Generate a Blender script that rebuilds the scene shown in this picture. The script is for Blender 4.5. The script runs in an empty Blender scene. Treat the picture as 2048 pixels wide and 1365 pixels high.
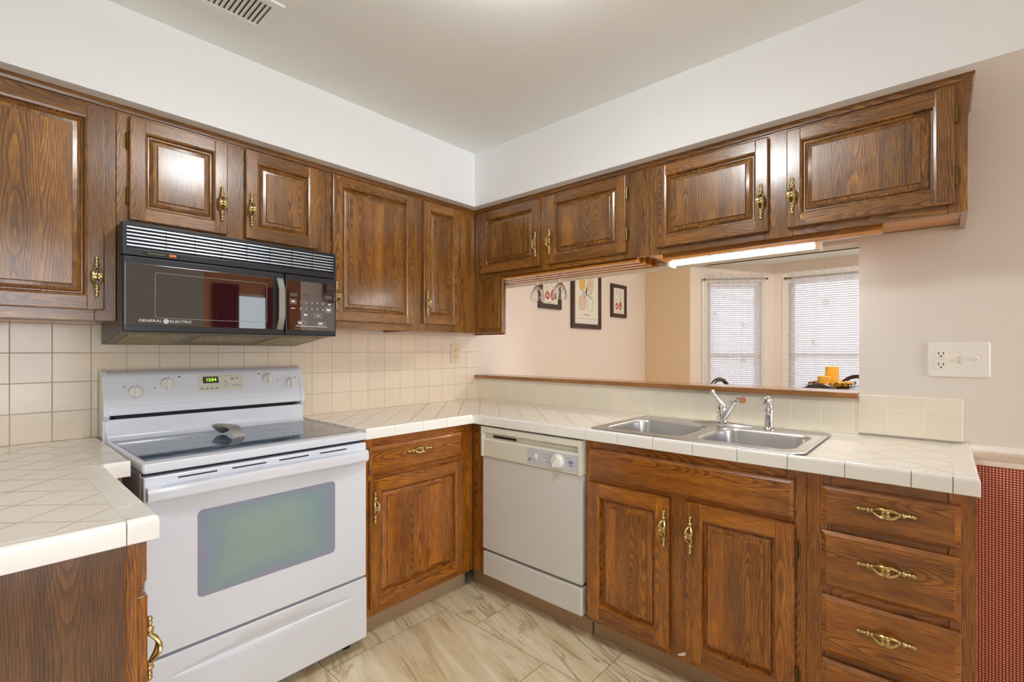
import bpy, bmesh, math, random
from mathutils import Vector, Matrix
random.seed(7)
PI = math.pi
SC = bpy.context.scene
COL = SC.collection

# ------------------------------------------------------------------ camera, world, exposure
cam_d = bpy.data.cameras.new('camera'); cam = bpy.data.objects.new('camera', cam_d); COL.objects.link(cam)
cam.location = (2.4545, -2.3608, 1.2488)
cam.rotation_euler = (PI/2, 0, math.radians(131.8805 - 90))
cam_d.sensor_width = 36.0; cam_d.lens = 961.4276*36.0/2048
cam_d.shift_y = (702.1006 - 682.5)/2048
cam_d.clip_start = 0.02
SC.camera = cam
w = bpy.data.worlds.new('world'); SC.world = w; w.use_nodes = True
w.node_tree.nodes['Background'].inputs[0].default_value = (0.86, 0.93, 1.0, 1)
w.node_tree.nodes['Background'].inputs[1].default_value = 2.2
SC.view_settings.view_transform = 'Standard'; SC.view_settings.look = 'None'
SC.view_settings.gamma = 1; SC.view_settings.use_curve_mapping = False
SC.view_settings.exposure = 0.42
SC.cycles.use_denoising = True
SC.cycles.max_bounces = 10; SC.cycles.diffuse_bounces = 6; SC.cycles.glossy_bounces = 5
SC.cycles.transparent_max_bounces = 16; SC.cycles.transmission_bounces = 8
SC.cycles.sample_clamp_indirect = 6.0
SC.cycles.caustics_reflective = False; SC.cycles.caustics_refractive = False

LAMP_E = 31.0        # kitchen ceiling lamp glass
TUBE_E = 30.0        # tube under the cabinet
def area(name, loc, rot, sx, sy, power, col):
    l = bpy.data.lights.new(name, 'AREA'); l.shape = 'RECTANGLE'; l.size = sx; l.size_y = sy
    l.energy = power; l.color = col
    o = bpy.data.objects.new(name, l); COL.objects.link(o); o.location = loc; o.rotation_euler = rot
    return o
# fill lights added as daylight through an invented patio door and window
area('daylight_patio', (3.66, -2.20, 1.15), (0, PI/2, 0), 1.9, 0.95, 19, (0.86, 0.93, 1.0))
area('daylight_family', (6.16, -0.90, 1.5), (0, PI/2, 0), 1.15, 0.85, 60, (0.92, 0.95, 1.0))

# ------------------------------------------------------------------ node helpers
def srgb(r, g, b):
    f = lambda c: (c/255/12.92) if c/255 <= 0.04045 else ((c/255+0.055)/1.055)**2.4
    return (f(r), f(g), f(b), 1)
class NT:
    def __init__(s, name):
        s.m = bpy.data.materials.new(name); s.m.use_nodes = True
        s.n = s.m.node_tree.nodes; s.l = s.m.node_tree.links
        s.b = s.n['Principled BSDF']; s.out = s.n['Material Output']
    def new(s, t, **kw):
        x = s.n.new(t)
        for k, v in kw.items(): setattr(x, k, v)
        return x
    def set(s, sock, v):
        if isinstance(v, bpy.types.NodeSocket): s.l.new(v, sock)
        else: sock.default_value = v
    def math(s, op, a, b=0.0, c=0.0, clamp=False):
        x = s.new('ShaderNodeMath', operation=op, use_clamp=clamp)
        s.set(x.inputs[0], a); s.set(x.inputs[1], b); s.set(x.inputs[2], c)
        return x.outputs[0]
    def mix(s, f, a, b, mode='MIX'):
        x = s.new('ShaderNodeMix', data_type='RGBA', blend_type=mode)
        s.set(x.inputs[0], f); s.set(x.inputs[6], a); s.set(x.inputs[7], b)
        return x.outputs[2]
    def comb(s, x, y, z=0.0):
        c = s.new('ShaderNodeCombineXYZ'); s.set(c.inputs[0], x); s.set(c.inputs[1], y); s.set(c.inputs[2], z)
        return c.outputs[0]
    def noise(s, vec, scale=1.0, detail=2.0, rough=0.5, dist=0.0):
        x = s.new('ShaderNodeTexNoise'); s.set(x.inputs['Vector'], vec); x.inputs['Scale'].default_value = scale
        x.inputs['Detail'].default_value = detail; x.inputs['Roughness'].default_value = rough
        x.inputs['Distortion'].default_value = dist
        return x.outputs[0]
    def ramp(s, f, stops, interp='LINEAR'):
        x = s.new('ShaderNodeValToRGB'); e = x.color_ramp.elements; x.color_ramp.interpolation = interp
        while len(e) < len(stops): e.new(0.5)
        for i, (p, c) in enumerate(stops): e[i].position = p; e[i].color = c
        s.set(x.inputs[0], f); return x.outputs[0]
    def bump(s, h, strength=0.2, dist=0.002):
        x = s.new('ShaderNodeBump'); x.inputs['Strength'].default_value = strength; x.inputs['Distance'].default_value = dist
        s.set(x.inputs['Height'], h); s.l.new(x.outputs[0], s.b.inputs['Normal'])
    def obj(s):
        t = s.new('ShaderNodeTexCoord'); p = s.new('ShaderNodeSeparateXYZ'); s.l.new(t.outputs['Object'], p.inputs[0])
        return p.outputs
def plain(name, col, rough=0.5, metal=0.0, coat=0.0, emit=None, estr=0.0, spec=0.5):
    t = NT(name); b = t.b
    b.inputs['Base Color'].default_value = col; b.inputs['Roughness'].default_value = rough
    b.inputs['Metallic'].default_value = metal; b.inputs['Coat Weight'].default_value = coat
    b.inputs['Coat Roughness'].default_value = 0.08; b.inputs['Specular IOR Level'].default_value = spec
    if emit: b.inputs['Emission Color'].default_value = emit; b.inputs['Emission Strength'].default_value = estr
    return t.m
def wall_paint(name, col, rough=0.6):
    t = NT(name); o = t.obj(); v = t.comb(o[0], o[1], o[2])
    n = t.noise(v, 2.2, 3); c2 = tuple(x*0.965 for x in col[:3])+(1,)
    t.set(t.b.inputs['Base Color'], t.mix(n, c2, col)); t.b.inputs['Roughness'].default_value = rough
    t.bump(t.noise(v, 260, 2), 0.06, 0.001)
    return t.m
def oak(name, dark, mid, light, plank=10.0, rough=0.26, coat=0.65, tone=0.35):
    t = NT(name)
    uv = t.new('ShaderNodeTexCoord').outputs['UV']; sp = t.new('ShaderNodeSeparateXYZ'); t.l.new(uv, sp.inputs[0])
    u, v = sp.outputs[0], sp.outputs[1]
    isl = t.new('ShaderNodeNewGeometry').outputs['Random Per Island']
    orr = t.new('ShaderNodeObjectInfo').outputs['Random']
    pid = t.math('FLOOR', t.math('ADD', t.math('DIVIDE', u, plank), 0.5))
    r = t.math('FRACT', t.math('ADD', t.math('ADD', isl, t.math('MULTIPLY', orr, 3.71)), t.math('MULTIPLY', pid, 0.381)))
    r2 = t.math('FRACT', t.math('MULTIPLY', r, 17.3)); r3 = t.math('FRACT', t.math('MULTIPLY', r, 41.7))
    U = t.math('ADD', u, t.math('MULTIPLY', r, 13.0)); V = t.math('ADD', v, t.math('MULTIPLY', r2, 9.0))
    warp = t.noise(t.comb(t.math('MULTIPLY', U, 8), t.math('MULTIPLY', V, 1.3), r3), 1.0, 2)
    uu = t.math('SUBTRACT', u, t.math('MULTIPLY', pid, plank))
    x = t.math('ADD', t.math('ADD', uu, t.math('MULTIPLY', t.math('SUBTRACT', r, 0.5), 0.11)),
               t.math('MULTIPLY', t.math('SUBTRACT', warp, 0.5), 0.022))
    tilt = t.math('MULTIPLY', t.math('SUBTRACT', r2, 0.5), 0.15)
    d = t.math('ADD', t.math('ADD', t.math('MULTIPLY', v, tilt), 0.034),
               t.math('MULTIPLY', t.math('SUBTRACT', t.noise(t.comb(t.math('MULTIPLY', V, 2.6), r, 0), 1.0, 2), 0.5), 0.05))
    R = t.math('SQRT', t.math('ADD', t.math('MULTIPLY', x, x), t.math('MULTIPLY', d, d)))
    freq = t.math('ADD', 180.0, t.math('MULTIPLY', r3, 130.0))
    ring = t.math('FRACT', t.math('ADD', t.math('MULTIPLY', R, freq),
               t.math('MULTIPLY', t.noise(t.comb(t.math('MULTIPLY', U, 60), t.math('MULTIPLY', V, 5), 0), 1.0, 2), 0.6)))
    band = t.ramp(ring, [(0, (0, 0, 0, 1)), (0.22, (0.25, 0.25, 0.25, 1)), (0.55, (0.85, 0.85, 0.85, 1)), (0.9, (1, 1, 1, 1)), (1.0, (0.1, 0.1, 0.1, 1))])
    pore = t.noise(t.comb(t.math('MULTIPLY', U, 520), t.math('MULTIPLY', V, 16), 0), 1.0, 2, 0.6)
    pm = t.ramp(pore, [(0.40, (0, 0, 0, 1)), (0.60, (1, 1, 1, 1))])
    mott = t.noise(t.comb(t.math('MULTIPLY', U, 22), t.math('MULTIPLY', V, 2.4), 3), 1.0, 3)
    val = t.math('ADD', t.math('MULTIPLY', band, 0.30), t.math('MULTIPLY', pm, 0.26))
    val = t.math('ADD', val, t.math('MULTIPLY', t.math('SUBTRACT', mott, 0.27), 0.8), clamp=True)
    c = t.ramp(val, [(0.05, dark), (0.5, mid), (0.95, light)])
    k = t.math('ADD', 1.0-tone*0.5, t.math('MULTIPLY', r, tone))
    t.set(t.b.inputs['Base Color'], t.mix(1.0, c, t.comb(k, k, k), 'MULTIPLY'))
    t.b.inputs['Roughness'].default_value = rough; t.b.inputs['Coat Weight'].default_value = coat
    t.b.inputs['Coat Roughness'].default_value = 0.16
    t.bump(t.math('ADD', t.math('MULTIPLY', pm, 0.6), t.math('MULTIPLY', band, 0.4)), 0.22, 0.0008)
    return t.m
def grid(t, a, b, pitch_a, pitch_b, off_a, off_b, gw, row_shift=0.0):
    """tile mask (1 on a tile), per tile random pair"""
    qb = t.math('DIVIDE', t.math('SUBTRACT', b, off_b), pitch_b); rb = t.math('FLOOR', qb)
    aa = t.math('SUBTRACT', a, off_a)
    if row_shift: aa = t.math('SUBTRACT', aa, t.math('MULTIPLY', rb, row_shift))
    qa = t.math('DIVIDE', aa, pitch_a); ra = t.math('FLOOR', qa)
    fa = t.math('SUBTRACT', qa, ra); fb = t.math('SUBTRACT', qb, rb)
    ea = t.math('MULTIPLY', t.math('MINIMUM', fa, t.math('SUBTRACT', 1.0, fa)), pitch_a)
    eb = t.math('MULTIPLY', t.math('MINIMUM', fb, t.math('SUBTRACT', 1.0, fb)), pitch_b)
    e = t.math('MINIMUM', ea, eb)
    mr = t.new('ShaderNodeMapRange', interpolation_type='SMOOTHSTEP'); t.set(mr.inputs[0], e)
    mr.inputs[1].default_value = gw*0.5; mr.inputs[2].default_value = gw*1.6
    wn = t.new('ShaderNodeTexWhiteNoise', noise_dimensions='2D'); t.l.new(t.comb(ra, rb, 0), wn.inputs['Vector'])
    return mr.outputs[0], wn.outputs['Value'], wn.outputs['Color'], e
def tile(name, axes, base, grout, pitch=0.109, offa=0.0, offb=0.914, gw=0.0013, rough=0.16, diag=False, wave=0.25, var=0.06):
    t = NT(name); o = t.obj(); a, b = o[axes[0]], o[axes[1]]
    if diag:
        a, b = (t.math('MULTIPLY', t.math('ADD', o[0], o[1]), 0.70711), t.math('MULTIPLY', t.math('SUBTRACT', o[0], o[1]), 0.70711))
    m, rv, rc, e = grid(t, a, b, pitch, pitch, offa, offb, gw)
    v = t.comb(o[0], o[1], o[2]); n = t.noise(v, 26, 2)
    k = t.math('ADD', 1.0-var, t.math('MULTIPLY', t.math('ADD', t.math('MULTIPLY', rv, 0.5), t.math('MULTIPLY', n, 0.5)), var*1.6))
    c = t.mix(1.0, base, t.comb(k, k, k), 'MULTIPLY')
    t.set(t.b.inputs['Base Color'], t.mix(m, grout, c))
    t.set(t.b.inputs['Roughness'], t.math('ADD', rough, t.math('MULTIPLY', t.math('SUBTRACT', 1.0, m), 0.6)))
    t.bump(t.math('ADD', m, t.math('MULTIPLY', t.noise(v, 34, 1), wave)), 0.35, 0.0022)
    return t.m

# ------------------------------------------------------------------ materials
M = {}
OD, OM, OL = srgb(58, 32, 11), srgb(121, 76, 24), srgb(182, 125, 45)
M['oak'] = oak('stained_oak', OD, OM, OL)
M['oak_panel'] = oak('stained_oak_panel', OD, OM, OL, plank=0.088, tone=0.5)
M['oak_low'] = oak('stained_oak_base', srgb(60, 30, 7), srgb(146, 84, 17), srgb(212, 136, 38))  # same oak, the base units' warmer lighting mixed into the colour
M['oak_low_panel'] = oak('stained_oak_base_panel', srgb(60, 30, 7), srgb(142, 81, 18), srgb(208, 133, 40), plank=0.088, tone=0.5)  # panel version, lighting difference again in the colour
M['veneer'] = oak('oak_veneer', srgb(50, 28, 10), srgb(102, 62, 26), srgb(144, 94, 42), plank=0.22)  # browner veneer, darkened as well for the dim light on that end
M['oak_light'] = oak('light_oak', srgb(150, 86, 24), srgb(200, 128, 44), srgb(226, 158, 74), tone=0.15)
M['oak_ledge'] = oak('ledge_oak', srgb(96, 54, 20), srgb(150, 98, 44), srgb(190, 136, 74), tone=0.15)
M['brass'] = plain('antique_brass', srgb(206, 184, 128), 0.34, 1.0)
M['hinge'] = plain('aged_brass', srgb(120, 98, 58), 0.4, 1.0)
M['wall'] = wall_paint('kitchen_paint', srgb(231, 226, 218))
M['soffit'] = wall_paint('soffit_paint', srgb(241, 242, 243))
M['ceil'] = wall_paint('ceiling_paint', srgb(238, 240, 237))
M['dining'] = wall_paint('dining_paint', srgb(243, 231, 221))
M['tan'] = wall_paint('tan_paint', srgb(232, 208, 174))  # tan colour, also darkened for the grazing light on this wall
M['orange'] = wall_paint('orange_paint', srgb(222, 160, 116))
M['tile_stove'] = tile('wall_tile_stove', (1, 2), srgb(230, 216, 194), srgb(188, 172, 146), offa=0.007, var=0.07)
M['tile_sink'] = tile('wall_tile_sink', (0, 2), srgb(239, 233, 216), srgb(244, 240, 228), offa=0.007)
M['tile_top'] = tile('counter_tile', (0, 1), srgb(246, 242, 232), srgb(200, 184, 154), offa=0.03, offb=0.02, gw=0.0019, diag=True, wave=0.08, var=0.03)
M['trim_tile'] = plain('glazed_trim', srgb(250, 248, 242), 0.14, 0, 0.3)
M['grout'] = plain('grout', srgb(150, 136, 112), 0.9)
M['white'] = plain('white_enamel', srgb(230, 235, 245), 0.2, 0, 0.4)
M['white_dw'] = plain('white_dishwasher', srgb(216, 215, 210), 0.32)
M['bisque'] = plain('bisque_plastic', srgb(228, 226, 210), 0.35)
M['dw_label'] = plain('grey_label', srgb(206, 208, 212), 0.4)
M['ivory'] = plain('ivory_plastic', srgb(226, 208, 172), 0.35)
M['white_plastic'] = plain('white_plastic', srgb(240, 238, 232), 0.3)
M['trim_white'] = plain('white_trim_paint', srgb(240, 236, 226), 0.35)
M['black'] = plain('black_plastic', srgb(26, 28, 34), 0.32)
M['black_dark'] = plain('dark_void', srgb(10, 9, 9), 0.6)
M['black_gloss'] = plain('black_glass', srgb(22, 17, 17), 0.04, 0, 0.0, spec=0.9)
M['grille'] = plain('grille_slat', srgb(196, 204, 214), 0.34, 0.5)  # pale colour carries the ceiling lamp's reflection on the slats
M['steel'] = plain('brushed_steel', srgb(216, 216, 216), 0.3, 1.0)
M['spoon'] = plain('satin_metal', srgb(206, 202, 198), 0.42, 0.75)
M['chrome'] = plain('chrome', srgb(226, 228, 232), 0.07, 1.0)
M['greyhandle'] = plain('grey_handle', srgb(150, 150, 140), 0.3, 0.4)
M['dirty'] = None
M['duct'] = plain('dusty_duct', srgb(96, 84, 66), 0.8)
M['toe'] = plain('tan_toe_kick', srgb(170, 142, 110), 0.5)
M['print_w'] = plain('white_print', srgb(226, 226, 226), 0.5)
M['print_g'] = plain('grey_print', srgb(130, 132, 128), 0.5)
M['print_b'] = plain('blue_print', srgb(60, 120, 180), 0.5)
M['print_o'] = plain('orange_print', srgb(226, 112, 40), 0.5)
M['print_y'] = plain('olive_print', srgb(150, 150, 96), 0.5)
M['green_led'] = plain('green_display', (0.1, 0.9, 0.02, 1), 0.5, emit=(0.35, 1.0, 0.02, 1), estr=2.2)
M['lampglass'] = plain('lamp_glass', srgb(245, 245, 245), 0.4, emit=(0.965, 0.985, 1.0, 1), estr=LAMP_E)
M['tube'] = plain('tube_light', srgb(250, 250, 250), 0.4, emit=(0.90, 0.98, 1.0, 1), estr=TUBE_E)
M['bulb'] = plain('warm_bulb', srgb(250, 240, 220), 0.4, emit=(1.0, 0.92, 0.85, 1), estr=80.0)
M['bulb_next'] = plain('neutral_bulb', srgb(250, 246, 236), 0.4, emit=(1.0, 0.95, 0.9, 1), estr=34.0)
M['frame_dark'] = plain('dark_picture_frame', srgb(66, 44, 34), 0.35)
M['paper'] = plain('print_paper', srgb(240, 236, 224), 0.6)
M['red'] = plain('red_print', srgb(186, 92, 88), 0.6)
M['yellow'] = plain('yellow_print', srgb(232, 190, 96), 0.6)
M['pale'] = plain('pale_print', srgb(230, 204, 180), 0.6)
M['darkline'] = plain('ink_line', srgb(110, 106, 110), 0.6)
M['darkwood'] = plain('dark_chair_wood', srgb(48, 32, 24), 0.22, 0, 0.5)
M['candle'] = plain('yellow_candle', srgb(238, 178, 58), 0.45)
M['leaf'] = plain('leaf_green', srgb(84, 122, 40), 0.5)
M['amber'] = plain('amber_petal', srgb(226, 138, 44), 0.5)
M['rust'] = plain('rust_berry', srgb(168, 72, 26), 0.45)
M['blind'] = plain('blind_slat', srgb(246, 246, 248), 0.4)
M['tape'] = plain('ladder_tape', srgb(96, 96, 106), 0.7)
M['burgundy'] = plain('burgundy_cloth', srgb(130, 22, 60), 0.8)
M['mesh'] = None
def nt_dirty():
    t = NT('greasy_filter'); o = t.obj(); n = t.noise(t.comb(o[0], o[1], o[2]), 220, 3)
    t.set(t.b.inputs['Base Color'], t.ramp(n, [(0.35, srgb(110, 92, 58)), (0.65, srgb(198, 184, 146))])); t.b.inputs['Roughness'].default_value = 0.5
    t.b.inputs['Metallic'].default_value = 0.3; return t.m
M['filter'] = nt_dirty()
M['hood'] = plain('grey_hood_metal', srgb(116, 106, 90), 0.4, 0.5)
def nt_floor():
    t = NT('marble_look_floor'); o = t.obj()
    m, rv, rc, e = grid(t, o[0], o[1], 0.6, 0.6, 0.870, -0.845, 0.0012, row_shift=0.203)
    s = t.new('ShaderNodeSeparateXYZ'); t.l.new(rc, s.inputs[0])
    px = t.math('ADD', o[0], t.math('MULTIPLY', s.outputs[0], 7)); py = t.math('ADD', o[1], t.math('MULTIPLY', s.outputs[1], 7))
    dy = t.math('ADD', py, t.math('MULTIPLY', px, 0.28))
    base = t.noise(t.comb(t.math('MULTIPLY', px, 1.9), t.math('MULTIPLY', dy, 15), 0), 1.0, 6, 0.66, 0.55)
    c = t.ramp(base, [(0.28, srgb(192, 162, 116)), (0.42, srgb(226, 207, 168)), (0.6, srgb(241, 229, 198)), (0.8, srgb(247, 239, 216))])
    vn = t.noise(t.comb(t.math('MULTIPLY', px, 1.3), t.math('MULTIPLY', dy, 7.5), 5), 1.0, 5, 0.62, 0.9)
    vein = t.math('ABSOLUTE', t.math('SUBTRACT', vn, 0.5))
    vm = t.ramp(vein, [(0.0, (1, 1, 1, 1)), (0.012, (0.6, 0.6, 0.6, 1)), (0.035, (0, 0, 0, 1))])
    brk = t.noise(t.comb(px, py, 9), 2.6, 2)
    vm = t.math('MULTIPLY', vm, t.ramp(brk, [(0.42, (0, 0, 0, 1)), (0.6, (1, 1, 1, 1))]))
    c = t.mix(t.math('MULTIPLY', vm, 0.75), c, srgb(150, 118, 78))
    c = t.mix(m, srgb(120, 100, 74), c)
    t.set(t.b.inputs['Base Color'], c); t.b.inputs['Roughness'].default_value = 0.3
    t.bump(m, 0.2, 0.001); return t.m
M['floor'] = nt_floor()
def nt_gingham():
    t = NT('red_gingham_paper'); o = t.obj(); p = 0.0084
    fa = t.math('LESS_THAN', t.math('FRACT', t.math('DIVIDE', o[0], p)), 0.5)
    fb = t.math('LESS_THAN', t.math('FRACT', t.math('DIVIDE', o[2], p)), 0.5)
    k = t.math('MULTIPLY', t.math('ADD', fa, fb), 0.5)
    t.set(t.b.inputs['Base Color'], t.ramp(k, [(0, srgb(236, 204, 170)), (0.5, srgb(170, 70, 54)), (1.0, srgb(112, 24, 22))]))
    t.b.inputs['Roughness'].default_value = 0.5; return t.m
M['gingham'] = nt_gingham()
def nt_cooktop():
    t = NT('speckled_cooktop_glass'); o = t.obj(); v = t.comb(o[0], o[1], o[2])
    sp = t.ramp(t.noise(v, 900, 1), [(0.5, (0, 0, 0, 1)), (0.62, (1, 1, 1, 1))])
    t.set(t.b.inputs['Base Color'], t.mix(sp, srgb(62, 76, 98), srgb(128, 142, 160)))
    t.b.inputs['Roughness'].default_value = 0.05; t.b.inputs['Specular IOR Level'].default_value = 0.8; return t.m
M['cooktop'] = nt_cooktop()
M['burner'] = plain('burner_ring', srgb(150, 160, 172), 0.08)
def nt_oven():
    t = NT('coated_oven_glass'); o = t.obj(); p = 0.0042
    a = t.math('SUBTRACT', t.math('FRACT', t.math('DIVIDE', t.math('ADD', o[0], o[2]), p)), 0.5)
    b = t.math('SUBTRACT', t.math('FRACT', t.math('DIVIDE', t.math('SUBTRACT', o[0], o[2]), p)), 0.5)
    dots = t.math('LESS_THAN', t.math('ADD', t.math('MULTIPLY', a, a), t.math('MULTIPLY', b, b)), 0.075)
    n = t.noise(t.comb(o[0], o[1], o[2]), 5.0, 2)
    ex = t.math('ABSOLUTE', t.math('DIVIDE', o[0], 0.235)); ez = t.math('ABSOLUTE', t.math('DIVIDE', t.math('SUBTRACT', o[2], 0.594), 0.14))
    e = t.math('ADD', t.math('MULTIPLY', t.math('POWER', t.math('MAXIMUM', ex, ez), 2.5), 0.8), t.math('MULTIPLY', t.math('SUBTRACT', n, 0.5), 0.7))
    c = t.ramp(e, [(0.1, srgb(140, 166, 158)), (0.45, srgb(132, 158, 162)), (0.75, srgb(140, 148, 172)), (1.0, srgb(158, 146, 170))])  # coating's green-to-mauve reflection painted into the base colour
    t.set(t.b.inputs['Base Color'], t.mix(t.math('MULTIPLY', dots, 0.3), c, srgb(206, 210, 214)))
    t.b.inputs['Roughness'].default_value = 0.08; return t.m
M['oven_glass'] = nt_oven()
def nt_sheer():
    t = NT('sheer_curtain'); tr = t.new('ShaderNodeBsdfTransparent'); df = t.new('ShaderNodeBsdfDiffuse'); tl = t.new('ShaderNodeBsdfTranslucent')
    for x in (df, tl): x.inputs[0].default_value = srgb(248, 246, 248)
    m1 = t.new('ShaderNodeMixShader'); m1.inputs[0].default_value = 0.5; t.l.new(df.outputs[0], m1.inputs[1]); t.l.new(tl.outputs[0], m1.inputs[2])
    m2 = t.new('ShaderNodeMixShader'); m2.inputs[0].default_value = 0.46; t.l.new(tr.outputs[0], m2.inputs[1]); t.l.new(m1.outputs[0], m2.inputs[2])
    t.l.new(m2.outputs[0], t.out.inputs[0]); return t.m
M['sheer'] = nt_sheer()
def nt_slat():
    t = NT('translucent_slat'); df = t.new('ShaderNodeBsdfDiffuse'); tl = t.new('ShaderNodeBsdfTranslucent')
    for x in (df, tl): x.inputs[0].default_value = srgb(244, 244, 250)
    m1 = t.new('ShaderNodeMixShader'); m1.inputs[0].default_value = 0.20; t.l.new(df.outputs[0], m1.inputs[1]); t.l.new(tl.outputs[0], m1.inputs[2])
    t.l.new(m1.outputs[0], t.out.inputs[0]); return t.m
M['slat'] = nt_slat()
def nt_glass(name, f=0.08, col=(1, 1, 1, 1)):
    t = NT(name); tr = t.new('ShaderNodeBsdfTransparent'); tr.inputs[0].default_value = col
    g = t.new('ShaderNodeBsdfGlossy'); g.inputs['Roughness'].default_value = 0.02
    fr = t.new('ShaderNodeFresnel'); fr.inputs[0].default_value = 1.45
    m = t.new('ShaderNodeMixShader'); t.l.new(fr.outputs[0], m.inputs[0]); t.l.new(tr.outputs[0], m.inputs[1]); t.l.new(g.outputs[0], m.inputs[2])
    t.l.new(m.outputs[0], t.out.inputs[0]); return t.m
M['pane'] = nt_glass('window_pane')
def nt_crystal():
    t = NT('clear_glass'); t.b.inputs['Transmission Weight'].default_value = 1.0; t.b.inputs['Roughness'].default_value = 0.0
    t.b.inputs['IOR'].default_value = 1.48; t.b.inputs['Base Color'].default_value = (0.97, 0.98, 0.98, 1); return t.m
M['crystal'] = nt_crystal()

# ------------------------------------------------------------------ mesh helpers
def link(name, me, parent=None):
    o = bpy.data.objects.new(name, me); COL.objects.link(o)
    if parent is not None: o.parent = parent
    return o
def finish(name, bm, mats, parent=None, smooth=True, ang=38):
    me = bpy.data.meshes.new(name); bmesh.ops.recalc_face_normals(bm, faces=bm.faces[:]) if smooth != 'keep' else None
    bm.to_mesh(me); bm.free()
    for m in (mats if isinstance(mats, (list, tuple)) else [mats]): me.materials.append(M[m] if isinstance(m, str) else m)
    me.shade_smooth(); me.set_sharp_from_angle(angle=math.radians(ang))
    o = link(name, me, parent)
    if ang < 90:
        wn = o.modifiers.new('weighted_normals', 'WEIGHTED_NORMAL'); wn.keep_sharp = True; wn.weight = 100; wn.thresh = 0.0001
    return o
def tag(o, label=None, cat=None, group=None, kind=None):
    if label: o['label'] = label
    if cat: o['category'] = cat
    if group: o['group'] = group
    if kind: o['kind'] = kind
    return o
def thing(name, label, cat, loc=(0, 0, 0), rz=0.0, group=None):
    o = bpy.data.objects.new(name, None); COL.objects.link(o); o.empty_display_size = 0.05
    o.location = loc; o.rotation_euler = (0, 0, rz)
    return tag(o, label, cat, group)
def merge(bm, tmp):
    me = bpy.data.meshes.new('tmp'); tmp.to_mesh(me); tmp.free(); bm.from_mesh(me); bpy.data.meshes.remove(me)
def uvset(bm, g, c):
    """u across, v along grain axis g, metres from centre c"""
    L = bm.loops.layers.uv.verify()
    for f in bm.faces:
        n = [abs(x) for x in f.normal]
        ax = [i for i in range(3) if i != g]
        a = ax[0] if n[ax[0]] <= n[ax[1]] else ax[1]
        vb = g
        if n[g] > 0.9: a, vb = ax
        for lp in f.loops: lp[L].uv = (lp.vert.co[a]-c[a], lp.vert.co[vb]-c[vb])
def box(bm, x0, x1, y0, y1, z0, z1, bev=0.0, seg=2, g=2, mat=0, edges=None):
    t = bmesh.new(); t.loops.layers.uv.verify()
    v = [t.verts.new((x, y, z)) for x in (x0, x1) for y in (y0, y1) for z in (z0, z1)]
    for q in ((0, 1, 3, 2), (4, 6, 7, 5), (0, 4, 5, 1), (2, 3, 7, 6), (0, 2, 6, 4), (1, 5, 7, 3)): t.faces.new([v[i] for i in q])
    t.normal_update()
    if bev > 0:
        bmesh.ops.bevel(t, geom=[e for e in t.edges if edges is None or edges(e)], offset=bev, segments=seg, profile=0.6, affect='EDGES')
    t.normal_update(); uvset(t, g, ((x0+x1)/2, (y0+y1)/2, (z0+z1)/2))
    for f in t.faces: f.material_index = mat
    merge(bm, t)
def rings(bm, loops, cap0=True, cap1=True, mat=0, closed=True, uvc=None, g=2):
    """skin a list of equal-length vertex loops"""
    t = bmesh.new(); t.loops.layers.uv.verify()
    L = [[t.verts.new(p) for p in lp] for lp in loops]; n = len(L[0])
    for a, b in zip(L, L[1:]):
        for i in range(n if closed else n-1):
            j = (i+1) % n; t.faces.new((a[i], a[j], b[j], b[i]))
    if cap0: t.faces.new(L[0][::-1])
    if cap1: t.faces.new(L[-1])
    bmesh.ops.remove_doubles(t, verts=t.verts[:], dist=1e-6)
    bmesh.ops.recalc_face_normals(t, faces=t.faces[:]); t.normal_update()
    if uvc is not None: uvset(t, g, uvc)
    for f in t.faces: f.material_index = mat
    merge(bm, t)
def lathe(bm, prof, c=(0, 0, 0), seg=20, mat=0, axis=2, cap=True):
    loops = []
    for r, h in prof:
        lp = []
        for i in range(seg):
            a = 2*PI*i/seg; p = [r*math.cos(a), r*math.sin(a), h]
            if axis == 1: p = [p[0], p[2], p[1]]
            if axis == 0: p = [p[2], p[0], p[1]]
            lp.append((c[0]+p[0], c[1]+p[1], c[2]+p[2]))
        loops.append(lp)
    rings(bm, loops, cap, cap, mat)
def tube(bm, pts, rad, seg=8, mat=0, flat=1.0):
    pts = [Vector(p) for p in pts]; n = len(pts)
    rad = rad if isinstance(rad, (list, tuple)) else [rad]*n
    loops = []; up = Vector((0, 0, 1)); prev = None
    for i, p in enumerate(pts):
        d = (pts[min(i+1, n-1)]-pts[max(i-1, 0)]).normalized()
        if prev is None:
            a = d.cross(up)
            if a.length < 0.1: a = d.cross(Vector((1, 0, 0)))
        else: a = prev - d*prev.dot(d)
        a.normalize(); prev = a; b = d.cross(a)
        loops.append([p+a*rad[i]*math.cos(2*PI*k/seg)+b*rad[i]*flat*math.sin(2*PI*k/seg) for k in range(seg)])
    rings(bm, loops, True, True, mat)
def rrect(cx, cz, hx, hz, r, n=5):
    pts = []
    for sx, sz, a0 in ((1, 1, 0), (-1, 1, PI/2), (-1, -1, PI), (1, -1, 3*PI/2)):
        for i in range(n+1):
            a = a0+PI/2*i/n; pts.append((cx+sx*(hx-r)+r*math.cos(a), cz+sz*(hz-r)+r*math.sin(a)))
    return pts
def rplate(bm, cx, cz, hx, hz, r, y_back, y_front, bev=0.002, mat=0, n=4):
    """rounded plate in the XZ plane facing -Y"""
    f = lambda k, y: [(x, y, z) for x, z in rrect(cx, cz, hx-k, hz-k, max(r-k, 0.0005), n)]
    rings(bm, [f(0, y_back), f(0, y_front+bev), f(bev*0.4, y_front+bev*0.35), f(bev, y_front)], True, True, mat)
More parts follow.
